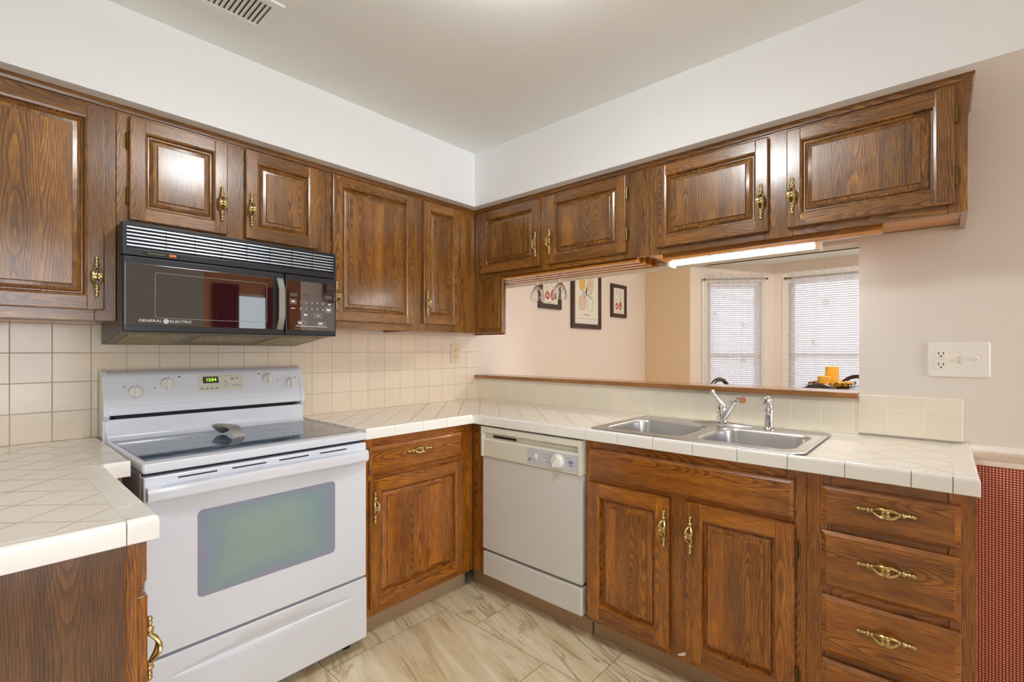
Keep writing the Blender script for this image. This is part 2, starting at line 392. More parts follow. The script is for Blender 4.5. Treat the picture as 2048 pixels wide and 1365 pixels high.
def text(name, s, size, loc, mat, parent, ang=0.0, align='CENTER', depth=0.0003, sx=1.0):
    c = bpy.data.curves.new(name, 'FONT'); c.body = s; c.size = size; c.align_x = align; c.align_y = 'CENTER'; c.extrude = depth
    c.resolution_u = 3
    o = bpy.data.objects.new(name, c); COL.objects.link(o)
    dg = bpy.context.evaluated_depsgraph_get(); me = bpy.data.meshes.new_from_object(o.evaluated_get(dg))
    bpy.data.objects.remove(o); bpy.data.curves.remove(c)
    me.materials.clear(); me.materials.append(M[mat])
    q = link(name, me, parent); q.location = loc; q.rotation_euler = (PI/2+ang, 0, 0); q.scale = (sx, 1, 1)
    return q

# wall frames: u runs to the right when facing the wall, w comes out of it
FR = {'stove': PI/2, 'sink': 0.0, 'left': PI}
def wloc(fr, u, w_, z=0.0):
    return {'stove': (w_, u, z), 'sink': (u, -w_, z), 'left': (-u, -2.76+w_, z)}[fr]
class Part:
    """collects geometry given in wall coordinates relative to a thing's base"""
    def __init__(s, base): s.b = base; s.bm = bmesh.new()
    def box(s, u0, u1, w0, w1, z0, z1, bev=0.0, seg=2, g=2, mat=0):
        b = s.b; box(s.bm, u0-b[0], u1-b[0], -(w1-b[1]), -(w0-b[1]), z0-b[2], z1-b[2], bev, seg, g, mat); return s
    def out(s, name, mats, parent): return finish(name, s.bm, mats, parent)

# ------------------------------------------------------------------ cabinet hardware
def make_handle_mesh():
    bm = bmesh.new(); h = 0.069
    prof = [(0.0005, h), (0.003, h-0.001), (0.0048, h-0.005), (0.0048, h-0.009), (0.003, h-0.012), (0.0046, h-0.014), (0.0046, h-0.017), (0.0034, h-0.019),
            (0.0036, h-0.023), (0.0066, h-0.026), (0.0072, h-0.029), (0.0062, h-0.032), (0.0038, h-0.034), (0.0062, h-0.036), (0.0062, h-0.039), (0.004, h-0.041), (0.0005, h-0.0415)]
    for s in (1, -1):
        lathe(bm, [(r*1.18, z*s) for r, z in prof], (0, -0.0062, 0), 10)
        lathe(bm, [(0.004, 0.0), (0.004, 0.008)], (0, -0.008, s*(h-0.029)), 8, axis=1)
        for sx in (1, -1):
            pts = []; rr = []
            for i in range(9):
                k = i/8; z = s*(0.0305*(1-k)+0.0032*k)
                x = sx*(0.0025+0.0088*math.sin(min(k*1.02, 1)*PI*0.62)); y = -0.006-0.0165*math.sin(k*PI/2)
                pts.append((x, y, z)); rr.append(0.0032+0.0016*k)
            pts += [(sx*0.0078, -0.0232, s*0.0034), (sx*0.0050, -0.0232, s*0.0050)]; rr += [0.0048, 0.0044]
            tube(bm, pts, rr, 7)
            lathe(bm, [(0.0004, -0.0034), (0.004, -0.0026), (0.0056, 0), (0.004, 0.0026), (0.0004, 0.0034)], (sx*0.0048, -0.0232, s*0.0052), 8, axis=1)
    return bm
HANDLE = None
def handle(parent, x, y, z, horiz=False):
    global HANDLE
    if HANDLE is None:
        o = finish('handle', make_handle_mesh(), 'brass', parent); HANDLE = o
    else:
        o = HANDLE.copy(); COL.objects.link(o); o.parent = parent
    o.location = (x, y, z); o.rotation_euler = (0, PI/2 if horiz else 0, 0)
    return tag(o, label='ornate antique brass pull with open centre')
def hinge(parent, x, y, z, side):
    bm = bmesh.new()
    lathe(bm, [(0.0005, -0.031), (0.003, -0.030), (0.0042, -0.026), (0.0042, 0.026), (0.003, 0.030), (0.0005, 0.031)], (side*0.003, -0.010, 0), 8)
    for k in range(-3, 4): lathe(bm, [(0.0047, k*0.0075-0.0012), (0.0047, k*0.0075+0.0012)], (side*0.003, -0.010, 0), 8)
    box(bm, min(0, side*0.014), max(0, side*0.014), -0.002, 0.0, -0.024, 0.024, 0.0008)
    o = finish('hinge', bm, 'hinge', parent); o.location = (x, y, z); return o
def panel_rings(bm, x0, x1, z0, z1, lv, g, mat):
    loops = [[(x0+i, y, z0+i), (x1-i, y, z0+i), (x1-i, y, z1-i), (x0+i, y, z1-i)] for i, y in lv]
    rings(bm, loops, False, True, mat, uvc=((x0+x1)/2, 0, (z0+z1)/2), g=g)
def raised_panel(bm, x0, x1, z0, z1, y, st=0.048, mats=(0, 1), t=0.020):
    """frame-and-panel door face; y is the back plane, the front is y-t"""
    box(bm, x0, x0+st, y-t, y, z0, z1, 0.0042, 2, 2, mats[0]); box(bm, x1-st, x1, y-t, y, z0, z1, 0.0042, 2, 2, mats[0])
    e = 0.0006
    box(bm, x0+st-0.004, x1-st+0.004, y-t+e, y, z1-st, z1, 0.0036, 2, 0, mats[0]); box(bm, x0+st-0.004, x1-st+0.004, y-t+e, y, z0, z0+st, 0.0036, 2, 0, mats[0])
    f = y-t
    lv = [(-0.0005, f+0.0012), (0.0025, f+0.0022), (0.005, f+0.008), (0.0075, f+0.0150), (0.0105, f+0.0152), (0.014, f+0.0118), (0.022, f+0.0078), (0.033, f+0.0062), (0.0342, f+0.0012), (0.0355, f+0.0006)]
    panel_rings(bm, x0+st, x1-st, z0+st, z1-st, lv, 2, mats[1])
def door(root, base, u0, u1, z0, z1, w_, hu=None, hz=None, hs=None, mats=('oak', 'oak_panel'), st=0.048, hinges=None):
    X = lambda u: u-base[0]; Y = -(w_-base[1]); Z = lambda z: z-base[2]
    bm = bmesh.new(); raised_panel(bm, X(u0), X(u1), Z(z0), Z(z1), Y, st)
    d = finish('door', bm, list(mats), root, ang=14)
    if hu is not None: handle(d, X(hu), Y-0.020, Z(hz))
    if hs:
        for z in (hinges or (z0+0.085, z1-0.085)): hinge(d, X(u1 if hs > 0 else u0), Y, Z(z), hs)
    return d
def drawer(root, base, u0, u1, z0, z1, w_, hu=None, hz=None, name='drawer', mats=('oak_low',)):
    X = lambda u: u-base[0]; Y = -(w_-base[1]); Z = lambda z: z-base[2]
    bm = bmesh.new()
    lv = [(0, Y), (0, Y-0.010), (0.0015, Y-0.0115), (0.011, Y-0.0175), (0.0125, Y-0.020), (0.014, Y-0.0203)]
    panel_rings(bm, X(u0), X(u1), Z(z0), Z(z1), lv, 0, 0)
    d = finish(name, bm, list(mats), root, ang=14)
    if hu is not None: handle(d, X(hu), Y-0.0203, Z(hz), True)
    return d

# ------------------------------------------------------------------ the room shell
def structure(name, boxes, mat, **kw):
    bm = bmesh.new()
    for b in boxes: box(bm, *b)
    o = finish(name, bm, mat); tag(o, kind='structure', **kw); return o
structure('floor', [(-0.12, 6.3, -2.95, 3.3, -0.08, 0.0)], 'floor', label='cream and tan marble-look tile floor', cat='floor')
structure('ceiling', [(-0.12, 6.3, -2.95, 2.58, 2.424, 2.52), (-0.12, 3.5, 2.58, 3.3, 2.13, 2.2)], 'ceil', label='flat off-white ceiling', cat='ceiling')
structure('wall_stove', [(-0.12, 0, -2.76, 0.0, 0, 2.424)], 'wall', label='wall behind the white range', cat='wall')
structure('wall_left', [(-0.12, 6.3, -2.88, -2.76, 0, 2.424)], 'wall', label='wall at the left end of the kitchen', cat='wall')
structure('wall_sink', [(0, 2.204, 0, 0.115, 0, 1.058), (0, 2.204, 0.0, 0.115, 1.684, 2.424), (2.204, 3.5, 0, 0.115, 0, 2.424)], 'wall', label='cream wall with the pass-through opening over the sink', cat='wall')
structure('wall_dining_left', [(-0.12, 0, 0.0, 2.70, 0, 2.424)], 'dining', label='pinkish cream dining room wall with framed prints', cat='wall')
structure('wall_dining_right', [(3.5, 3.6, 0.0, 2.7, 0, 2.424)], 'dining', label='far side wall of the dining room', cat='wall')
structure('wall_dining_back', [(-0.12, 0.504, 2.58, 2.70, 0, 2.424), (3.37, 3.6, 2.58, 2.70, 0, 2.424), (0.504, 3.37, 2.58, 2.70, 2.13, 2.424)], 'tan', label='tan dining wall beside the bay', cat='wall')
structure('wall_back', [(3.5, 3.6, -1.70, -0.95, 0, 2.424), (3.5, 3.6, -2.76, -2.70, 0, 2.424), (3.5, 3.6, -2.70, -1.70, 2.13, 2.424), (3.5, 3.6, -2.70, -1.70, 0, 0.15)], 'wall', label='wall behind the camera with the patio door opening', cat='wall')
structure('wall_family', [(3.6, 6.12, -1.60, -1.50, 0, 2.424), (6.0, 6.12, -1.60, -1.35, 0, 2.424), (6.0, 6.12, -1.35, -0.45, 0, 0.9), (6.0, 6.12, -1.35, -0.45, 2.1, 2.424), (6.0, 6.12, -0.45, -0.05, 0, 2.424), (6.0, 6.12, 0.75, 2.6, 0, 2.424), (6.0, 6.12, -0.05, 0.75, 0, 0.9), (6.0, 6.12, -0.05, 0.75, 2.1, 2.424), (3.6, 6.12, 2.5, 2.6, 0, 2.424)], 'orange', label='orange wall of the next room', cat='wall')
# bay walls (with window openings)
BA, BB = Vector((0.504, 2.58, 0)), Vector((1.174, 3.06, 0))
def bay_wall(name, A, B, s0, s1, z0, z1, label):
    d = (B-A); L = d.length; bm = bmesh.new()
    for b in ((0, s0, 0, 2.13), (s1, L, 0, 2.13), (s0, s1, 0, z0), (s0, s1, z1, 2.13)): box(bm, b[0], b[1], 0, 0.1, b[2], b[3])
    o = finish(name, bm, 'dining'); o.location = A; o.rotation_euler = (0, 0, math.atan2(d.y, d.x)); tag(o, label, 'wall', kind='structure'); return o
bay_wall('wall_bay_left', BA, BB, 0.17, 0.70, 0.45, 1.95, 'angled left wall of the bay')
bay_wall('wall_bay_back', BB, Vector((2.70, 3.06, 0)), 0.13, 1.396, 0.45, 1.97, 'back wall of the bay')
bay_wall('wall_bay_right', Vector((2.70, 3.06, 0)), Vector((3.37, 2.58, 0)), 0.13, 0.69, 0.45, 1.95, 'angled right wall of the bay')
# soffit over the cabinets
structure('soffit', [(0, 0.372, -2.76, 0, 2.109, 2.424), (0.372, 3.5, -0.372, 0, 2.109, 2.424)], 'soffit', label='white boxed soffit above the wall cabinets', cat='soffit')
# tiled splashbacks
structure('backsplash_stove', [(0, 0.008, -2.76, 0.0, 0.914, 1.36)], 'tile_stove', label='tan glazed tile splashback behind the range', cat='tile')
bm = bmesh.new(); box(bm, 0.008, 2.204, -0.008, 0, 0.914, 1.058)
box(bm, 2.2, 2.509, -0.010, 0, 0.9215, 1.076, 0.005, 3)
tag(finish('backsplash_sink', bm, 'tile_sink'), 'cream tile splashback behind the sink', 'tile', kind='structure')
# wainscot paper and chair rail on the right
structure('wainscot', [(2.527, 3.5, -0.003, 0.0, 0.0, 0.86)], 'gingham', label='red gingham wallpaper below the chair rail', cat='wallpaper')
bm = bmesh.new()
prof = [(0, .847), (-.006, .847), (-.009, .852), (-.009, .866), (-.013, .870), (-.022, .888), (-.024, .896), (-.024, .902), (-.019, .908), (-.012, .912), (-.010, .917), (0, .917)]
rings(bm, [[(x, y, z) for y, z in prof] for x in (2.527, 3.5)])
tag(finish('trim_1', bm, 'trim_white'), 'white moulded chair rail on the right wall', 'chair rail', kind='structure')
# crown moulding under the soffit, one run per wall
CP = [(0.0, 2.0835), (0.002, 2.0835), (0.0025, 2.0875), (0.009, 2.0885), (0.0105, 2.096), (0.0125, 2.0985), (0.015, 2.101), (0.015, 2.109), (0.0, 2.109)]
bm = bmesh.new()
rings(bm, [[(0.305+a, y + (0 if y < -1 else -a), z) for a, z in CP] for y in (-2.757, -0.305)], uvc=(0.32, -1.5, 2.1), g=1)
tag(finish('trim_2', bm, 'oak'), 'dark oak crown strip over the cabinets on the range wall', 'moulding', kind='structure')
bm = bmesh.new()
rings(bm, [[(0.305+a, -0.305-a, z) for a, z in CP], [(2.513+a, -0.305-a, z) for a, z in CP], [(2.513+a, -0.001, z) for a, z in CP]], uvc=(1.4, -0.3, 2.1), g=0)
tag(finish('trim_3', bm, 'oak'), 'dark oak crown strip over the cabinets on the sink wall', 'moulding', kind='structure')

# ------------------------------------------------------------------ wall cabinets
def wall_cabinet(fr, u0, u1, z0, label, stiles, brail, doors, wl=0.305, mid_only=False):
    base = ((u0+u1)/2, 0.003, z0); t = thing('wall_cabinet', label, 'cabinet', wloc(fr, base[0], base[1], z0), FR[fr], 'oak wall cabinets')
    p = Part(base)
    for a, b in ((u0, u0+0.016), (u1-0.016, u1)): p.box(a+0.0003, b-0.0003, 0.003, wl-0.019, z0+0.001, 2.108, g=2)
    p.box(u0+0.016, u1-0.016, 0.003, wl-0.019, 2.092, 2.108, g=0).box(u0+0.016, u1-0.016, 0.003, 0.009, z0+0.02, 2.092)
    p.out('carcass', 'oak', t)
    p = Part(base); p.box(u0+0.016, u1-0.016, 0.003, wl-0.019, z0+0.022, z0+0.034, g=0).out('bottom_panel', 'oak_light', t)
    p = Part(base); e = 0.0008; f0 = wl-0.019
    prev = None
    for a, b in stiles: p.box(a+0.0004, b-0.0004, f0, wl, z0, 2.108, 0.001, 1, 2)
    a0, a1 = stiles[0][1], stiles[-1][0]
    cuts = [a0]+[x for s in stiles[1:-1] for x in s]+[a1]
    for i in range(0, len(cuts), 2):
        p.box(cuts[i], cuts[i+1], f0, wl-e*0.4, z0, z0+brail, 0.001, 1, 0); p.box(cuts[i], cuts[i+1], f0, wl-e*0.4, 2.07, 2.108, 0.001, 1, 0)
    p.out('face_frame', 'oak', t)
    for d in doors: door(t, base, d[0], d[1], d[2], d[3], wl, *d[4:])
    return t, base
A, baseA = wall_cabinet('stove', -2.757, -2.034, 1.352, 'tall oak wall cabinet at the left edge, left of the black microwave', [(-2.757, -2.43), (-2.092, -2.034)], 0.055,
    [(-2.47, -2.067, 1.387, 2.080, -2.089, 1.4995)])
B, baseB = wall_cabinet('stove', -2.034, -1.268, 1.686, 'short two-door oak wall cabinet directly above the black microwave', [(-2.034, -1.975), (-1.705, -1.60), (-1.33, -1.268)], 0.045,
    [(-2.0, -1.687, 1.713, 2.078, -1.710, 1.831, -1), (-1.621, -1.309, 1.713, 2.080, -1.601, 1.831, 1)])
Cc, baseC = wall_cabinet('stove', -1.268, -0.745, 1.356, 'tall single-door oak wall cabinet right of the microwave', [(-1.268, -1.215), (-0.80, -0.745)], 0.055,
    [(-1.242, -0.775, 1.392, 2.083, -1.228, 1.508, 1)])
D, baseD = wall_cabinet('stove', -0.745, -0.004, 1.356, 'narrow-door oak wall cabinet in the corner', [(-0.745, -0.69), (-0.47, -0.305)], 0.055,
    [(-0.712, -0.447, 1.400, 2.078, -0.692, 1.510, 1)])
bm = bmesh.new()   # narrow return panel below the short cabinets, facing the room
# local frame of the corner cabinet: x = world y, y = -world x
cx = lambda x, y, z: (y-baseD[0], -(x-baseD[1]), z-baseD[2])
def wbox(bm, x0, x1, y0, y1, z0, z1, bev=0.0, g=2):
    a, b = cx(x0, y0, z0), cx(x1, y1, z1)
    box(bm, min(a[0], b[0]), max(a[0], b[0]), min(a[1], b[1]), max(a[1], b[1]), min(a[2], b[2]), max(a[2], b[2]), bev, 2, g)
wbox(bm, 0.3055, 0.532, -0.308, -0.288, 1.356, 1.684, 0.001); wbox(bm, 0.345, 0.518, -0.315, -0.308, 1.386, 1.683, 0.003)
finish('return_panel', bm, 'oak', D)
E, baseE = wall_cabinet('sink', 0.307, 1.455, 1.685, 'short two-door oak wall cabinet beside the corner, over the pass-through', [(0.307, 0.385), (0.806, 0.895), (1.325, 1.455)], 0.045,
    [(0.366, 0.822, 1.712, 2.077, 0.803, 1.829, -1), (0.879, 1.342, 1.712, 2.077, 0.899, 1.829, 1)])
F, baseF = wall_cabinet('sink', 1.455, 2.513, 1.683, 'short two-door oak wall cabinet at the right end, over the sink', [(1.455, 1.51), (1.935, 2.032), (2.465, 2.513)], 0.045,
    [(1.492, 1.953, 1.711, 2.074, 1.928, 1.827, -1), (2.015, 2.482, 1.711, 2.077, 2.034, 1.828, 1)])
# stemware rails under both short cabinets
def rails(root, base, x0, x1, ys, drop=0.0):
    bm = bmesh.new()
    for y in ys:
        X0, X1, Y = x0-base[0], x1-base[0], y+base[1]
        box(bm, X0, X1, Y-0.009, Y+0.009, -0.012-drop, 0.022, 0.002, 2, 0); box(bm, X0, X1, Y-0.022, Y+0.022, -0.016-drop, -0.004-drop, 0.003, 2, 0)
    finish('stemware_rail', bm, 'oak_light', root)
rails(E, baseE, 0.42, 1.38, (-0.265, -0.20, -0.135, -0.07))
rails(F, baseF, 1.50, 2.30, (-0.258,), 0.010)

# ------------------------------------------------------------------ base cabinets
def base_cabinet(fr, u0, u1, label, stiles, rails_, wf=0.607, toe_w=0.545, wb=0.004, top=0.870, inner=True):
    base = ((u0+u1)/2, wb, 0.0); t = thing('base_cabinet', label, 'cabinet', wloc(fr, base[0], wb, 0), FR[fr], 'oak base cabinets')
    p = Part(base)
    p.box(u0+0.0005, u0+0.016, wb, wf-0.019, 0.098, top).box(u1-0.016, u1-0.0005, wb, wf-0.019, 0.098, top)
    p.box(u0+0.016, u1-0.016, wb, wf-0.019, 0.098, 0.114, g=0).box(u0+0.016, u1-0.016, wb, wb+0.006, 0.114, top)
    p.out('carcass', 'oak_low', t)
    p = Part(base); p.box(u0+0.0005, u1-0.0005, toe_w-0.015, toe_w, 0.0, 0.098).box(u0+0.02, u1-0.02, wb, toe_w-0.015, 0.0, 0.098).out('toe_kick', 'toe', t)
    p = Part(base); f0 = wf-0.019
    for a, b, c, d in stiles: p.box(a+0.0004, b-0.0004, f0, wf, c, d, 0.001, 1, 2)
    for a, b, c, d in rails_: p.box(a, b, f0, wf-0.0004, c, d, 0.001, 1, 0)
    p.out('face_frame', 'oak_low', t)
    return t, base
LOW = ('oak_low', 'oak_low_panel')
G, bG = base_cabinet('stove', -1.255, -0.610, 'oak base cabinet with one drawer and one door between the range and the corner',
    [(-1.255, -1.205, 0.095, 0.870), (-0.715, -0.610, 0.095, 0.870)], [(-1.205, -0.715, 0.825, 0.870), (-1.205, -0.715, 0.68, 0.72), (-1.205, -0.715, 0.095, 0.15)])
drawer(G, bG, -1.231, -0.697, 0.710, 0.832, 0.607, -0.973, 0.787)
door(G, bG, -1.231, -0.692, 0.132, 0.688, 0.607, -1.212, 0.570, 1, LOW, 0.052)
bm = bmesh.new()  # filler that turns the corner toward the dishwasher (built in this cabinet's frame)
gx = lambda x, y, z: (y-bG[0], -(x-bG[1]), z)
def gbox(bm, x0, x1, y0, y1, z0, z1, g=2):
    a, b = gx(x0, y0, z0), gx(x1, y1, z1); box(bm, min(a[0], b[0]), max(a[0], b[0]), min(a[1], b[1]), max(a[1], b[1]), z0, z1, 0.0008, 1, g)
gbox(bm, 0.6075, 0.696, -0.609, -0.590, 0.098, 0.870)
finish('corner_filler', bm, 'oak_low', G)
bm = bmesh.new(); gbox(bm, 0.545, 0.700, -0.548, -0.535, 0.0, 0.098); finish('toe_kick', bm, 'toe', G)
H, bH = base_cabinet('sink', 1.311, 2.133, 'two-door oak base cabinet under the sink',
    [(1.311, 1.36, 0.095, 0.870), (1.668, 1.778, 0.095, 0.70), (2.075, 2.133, 0.095, 0.870)], [(1.36, 2.075, 0.825, 0.870), (1.36, 2.075, 0.68, 0.73), (1.36, 1.668, 0.095, 0.15), (1.778, 2.075, 0.095, 0.15)])
drawer(H, bH, 1.334, 2.100, 0.710, 0.836, 0.607, name='false_drawer_front')
door(H, bH, 1.328, 1.688, 0.122, 0.694, 0.607, 1.671, 0.580, -1, LOW, 0.056)
door(H, bH, 1.753, 2.103, 0.122, 0.696, 0.607, 1.771, 0.580, 1, LOW, 0.056)
bm = bmesh.new()
ch = [(1.716, 0.108), (1.730, 0.112), (1.742, 0.118), (1.748, 0.130), (1.736, 0.128), (1.728, 0.121), (1.718, 0.115)]
rings(bm, [[(x-bH[0], -(0.607-bH[1])-q, z) for x, z in ch] for q in (-0.0005, 0.0006)])
tag(finish('chipped_patch', bm, 'white_plastic', H), label='small white chipped patch')
I, bI = base_cabinet('sink', 2.133, 2.522, 'four-drawer oak base cabinet at the right end of the worktop',
    [(2.133, 2.20, 0.095, 0.870), (2.465, 2.522, 0.095, 0.870)], [(2.20, 2.465, c, d) for c, d in ((0.825, 0.870), (0.69, 0.73), (0.49, 0.535), (0.295, 0.335), (0.095, 0.14))])
for a, b, h in ((0.718, 0.836, 0.7875), (0.525, 0.697, 0.625), (0.327, 0.499, 0.4285), (0.125, 0.304, 0.23)): drawer(I, bI, 2.175, 2.490, a, b, 0.607, 2.333, h)
K, bK = base_cabinet('stove', -2.75, -2.065, 'oak corner base cabinet left of the range, mostly hidden', [(-2.75, -2.065, 0.095, 0.870)], [])
Lg, bL = base_cabinet('left', -1.23, -0.64, 'oak base cabinet in the left foreground under the short tiled counter', [(-1.23, -1.19, 0.095, 0.870), (-0.68, -0.64, 0.095, 0.870)],
    [(-1.19, -0.68, 0.84, 0.870), (-1.19, -0.68, 0.71, 0.76), (-1.19, -0.68, 0.095, 0.15)], wf=0.620, toe_w=0.555)
drawer(Lg, bL, -1.214, -0.66, 0.752, 0.858, 0.620, -0.93, 0.805)
door(Lg, bL, -1.214, -0.66, 0.132, 0.738, 0.620, -1.196, 0.615, 1, LOW, 0.056)
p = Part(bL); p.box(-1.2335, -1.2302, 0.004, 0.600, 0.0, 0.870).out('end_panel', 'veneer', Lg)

# ------------------------------------------------------------------ tiled worktops
def trim_profile():
    # (out from the edge, z): sits over the edge of the tiled field, lip raised
    return [(-0.050, 0.905), (-0.050, 0.9145), (-0.030, 0.9155), (-0.016, 0.919), (-0.008, 0.9205), (-0.003, 0.9185), (0.0, 0.914), (0.001, 0.908), (0.001, 0.874), (-0.002, 0.872), (-0.010, 0.872), (-0.010, 0.905)]
def trim_run(bm, p0, dirv, outv, cuts, m0=0.0, m1=0.0):
    """tiles from cut to cut along dirv; outv points off the edge; m0/m1 mitre slope at the ends"""
    d, o = Vector(dirv), Vector(outv); P = trim_profile(); n = len(cuts)-1
    for i in range(n):
        a, b = cuts[i]+0.0009, cuts[i+1]-0.0009; loops = []
        for k, s, m in ((0, a, m0 if i == 0 else 0), (1, b, m1 if i == n-1 else 0)):
            for kk in ((0.0016, 0.0) if k == 0 else (0.0, 0.0016)):
                off = {(0, 0.0016): 0.0, (0, 0.0): 0.0016, (1, 0.0): -0.0016, (1, 0.0016): 0.0}[(k, kk)]
                loops.append([Vector(p0)+d*(s+off+m*q)+o*(q-kk*0.6)+Vector((0, 0, z-kk*0.7)) for q, z in P])
        rings(bm, loops)
def worktop(label, fields, runs, grout):
    t = thing('worktop', label, 'counter', (0, 0, 0.872))
    bm = bmesh.new()
    for b in fields: box(bm, b[0], b[1], b[2], b[3], 0.0, 0.042)
    for v in bm.verts: v.co.z += 0.0
    o = finish('tiled_top', bm, 'tile_top', t)
    bm = bmesh.new()
    for r in runs: trim_run(bm, *r)
    bmesh.ops.translate(bm, verts=bm.verts[:], vec=(0, 0, -0.872))
    finish('edge_trim', bm, 'trim_tile', t)
    bm = bmesh.new()
    for b in grout: box(bm, b[0], b[1], b[2], b[3], 0.0015, 0.0405)
    finish('grout', bm, 'grout', t)
    return t
DD = 0.645
step = lambda a, b, p: [a+p*i for i in range(int((b-a)/p)+1)]
cs = [0.0]+[(0.726-DD)+0.1512*i for i in range(12)]+[2.526-0.052-DD, 2.526-DD]
worktop('L-shaped cream tiled worktop with white edge tiles, holding the sink',
    [(0.009, DD-0.012, -1.262, -DD+0.012), (0.009, 1.36, -DD+0.012, -0.009), (1.36, 2.105, -DD+0.012, -0.612), (1.36, 2.105, -0.115, -0.009), (2.105, 2.514, -DD+0.012, -0.009)],
    [((DD, -DD, 0), (1, 0, 0), (0, -1, 0), [0.0]+cs[1:-1], -1.0, 0.0), ((2.526, -DD, 0), (-1, 0, 0), (0, -1, 0), [0.0, 0.052], -1.0, 0.0),
     ((DD, -DD, 0), (0, -1, 0), (1, 0, 0), [0.0, 0.172, 0.318, 0.475, 0.618], -1.0, 0.0),
     ((2.526, -DD, 0), (0, 1, 0), (1, 0, 0), [0.0, 0.112, 0.264, 0.416, 0.568, DD-0.010], -1.0, 0.0)],
    [(DD-0.014, 2.510, -DD+0.003, -DD+0.012), (DD-0.012, DD-0.003, -1.260, -DD+0.003), (2.514, 2.523, -DD+0.003, -0.011)])
worktop('short tiled counter with white edge tiles in the left foreground',
    [(0.009, DD-0.012, -2.75, -2.050), (DD-0.012, 1.273, -2.75, -2.127)],
    [((1.285, -2.115, 0), (0, -1, 0), (1, 0, 0), [0.0, 0.052, 0.230, 0.408, 0.586, 0.63], -1.0, 0.0),
     ((1.285, -2.115, 0), (-1, 0, 0), (0, 1, 0), [0.0, 0.135, 0.287, 0.439, 0.591, 0.640], -1.0, 0.0),
     ((DD, -2.115, 0), (0, 1, 0), (1, 0, 0), [0.0, 0.064], 1.0, 0.0)],
    [(1.272, 1.282, -2.745, -2.118), (DD-0.003, 1.282, -2.127, -2.118), (DD-0.012, DD-0.003, -2.127, -2.052)])
# pass-through ledge
bm = bmesh.new(); box(bm, 0.010, 2.2025, -0.030, 0.150, 1.058, 1.081, 0.004, 2, 0)
tag(finish('ledge_board', bm, 'oak_ledge'), 'long oak ledge board along the pass-through opening', 'ledge')

# ------------------------------------------------------------------ kitchen ceiling lamp
LT = thing('ceiling_lamp', 'round white flush ceiling lamp over the middle of the kitchen', 'lamp', (1.68, -1.47, 2.424))
bm = bmesh.new(); lathe(bm, [(0.0005, -0.0005), (0.075, -0.0005), (0.075, -0.012), (0.02, -0.022), (0.014, -0.060), (0.0005, -0.062)], seg=32); finish('base', bm, 'white_plastic', LT)
bm = bmesh.new(); lathe(bm, [(0.0005, -0.058), (0.10, -0.055), (0.152, -0.052), (0.158, -0.058), (0.152, -0.082), (0.126, -0.108), (0.085, -0.124), (0.04, -0.131), (0.0005, -0.132)], seg=40, cap=False); finish('glass_shade', bm, 'lampglass', LT)

# ------------------------------------------------------------------ range
RG = thing('range', 'white free-standing electric range with a smooth dark cooktop', 'stove', (0.022, -1.660, 0), PI/2+math.radians(1.0))
bm = bmesh.new(); box(bm, -0.377, 0.377, -0.600, -0.010, 0.075, 0.872); finish('body', bm, 'white', RG)
bm = bmesh.new(); box(bm, -0.374, 0.374, -0.612, -0.595, 0.29, 0.872); finish('door_gap', bm, 'black_dark', RG)
bm = bmesh.new()
box(bm, -0.381, 0.381, -0.646, -0.030, 0.876, 0.908, 0.011, 3); finish('cooktop_frame', bm, 'white', RG)
bm = bmesh.new(); box(bm, -0.364, 0.364, -0.596, -0.118, 0.904, 0.9098, 0.001, 1); cg = finish('cooktop_glass', bm, 'cooktop', RG)
for x, y, r in ((-0.185, -0.475, 0.115), (0.195, -0.48, 0.09), (-0.19, -0.235, 0.078), (0.185, -0.235, 0.105)):
    bm = bmesh.new()
    for q in (r, r*0.62): rings(bm, [[(x+q2*math.cos(a*PI/24), y+q2*math.sin(a*PI/24), z) for a in range(48)] for q2, z in ((q, 0.9097), (q, 0.9101), (q-0.0025, 0.9101), (q-0.0025, 0.9097))], False, False)
    finish('burner_ring', bm, 'burner', cg)
bm = bmesh.new(); box(bm, 0.03, 0.072, -0.578, -0.562, 0.9096, 0.9102); finish('warning_light', bm, 'black_dark', cg)
# backguard: lower riser, dark vent gap, leaning console
def xprof(bm, x0, x1, prof, mat=0, e=0.004):
    cy = sum(p[0] for p in prof)/len(prof); cz = sum(p[1] for p in prof)/len(prof)
    sh = lambda k: [(y+(cy-y)*k, z+(cz-z)*k) for y, z in prof]
    rings(bm, [[(x, y, z) for y, z in q] for x, q in ((x0, sh(0.05)), (x0+e, prof), (x1-e, prof), (x1, sh(0.05)))], True, True, mat)
bm = bmesh.new()
xprof(bm, -0.374, 0.374, [(-0.008, 0.900), (-0.118, 0.900), (-0.117, 0.9075), (-0.098, 0.912), (-0.084, 0.924), (-0.077, 0.945), (-0.072, 0.985), (-0.008, 0.985)])
finish('backguard_riser', bm, 'white', RG)
bm = bmesh.new(); box(bm, -0.350, 0.350, -0.060, -0.010, 0.984, 1.012); finish('vent_gap', bm, 'black_dark', RG)
CON = [(-0.008, 1.002), (-0.086, 1.002), (-0.088, 1.008), (-0.084, 1.034), (-0.081, 1.036), (-0.066, 1.10), (-0.054, 1.145), (-0.046, 1.160), (-0.032, 1.170), (-0.008, 1.172)]
bm = bmesh.new(); xprof(bm, -0.366, 0.366, CON); con = finish('control_console', bm, 'white', RG)
for s in (-1, 1):
    bm = bmesh.new(); CE = [(-0.006, 0.90), (-0.070, 0.90), (-0.074, 0.98), (-0.092, 1.000), (-0.090, 1.034), (-0.070, 1.10), (-0.057, 1.146), (-0.047, 1.164), (-0.032, 1.174), (-0.006, 1.176)]
    xprof(bm, *sorted((s*0.366, s*0.384)), CE); finish('end_cap', bm, 'white', RG)
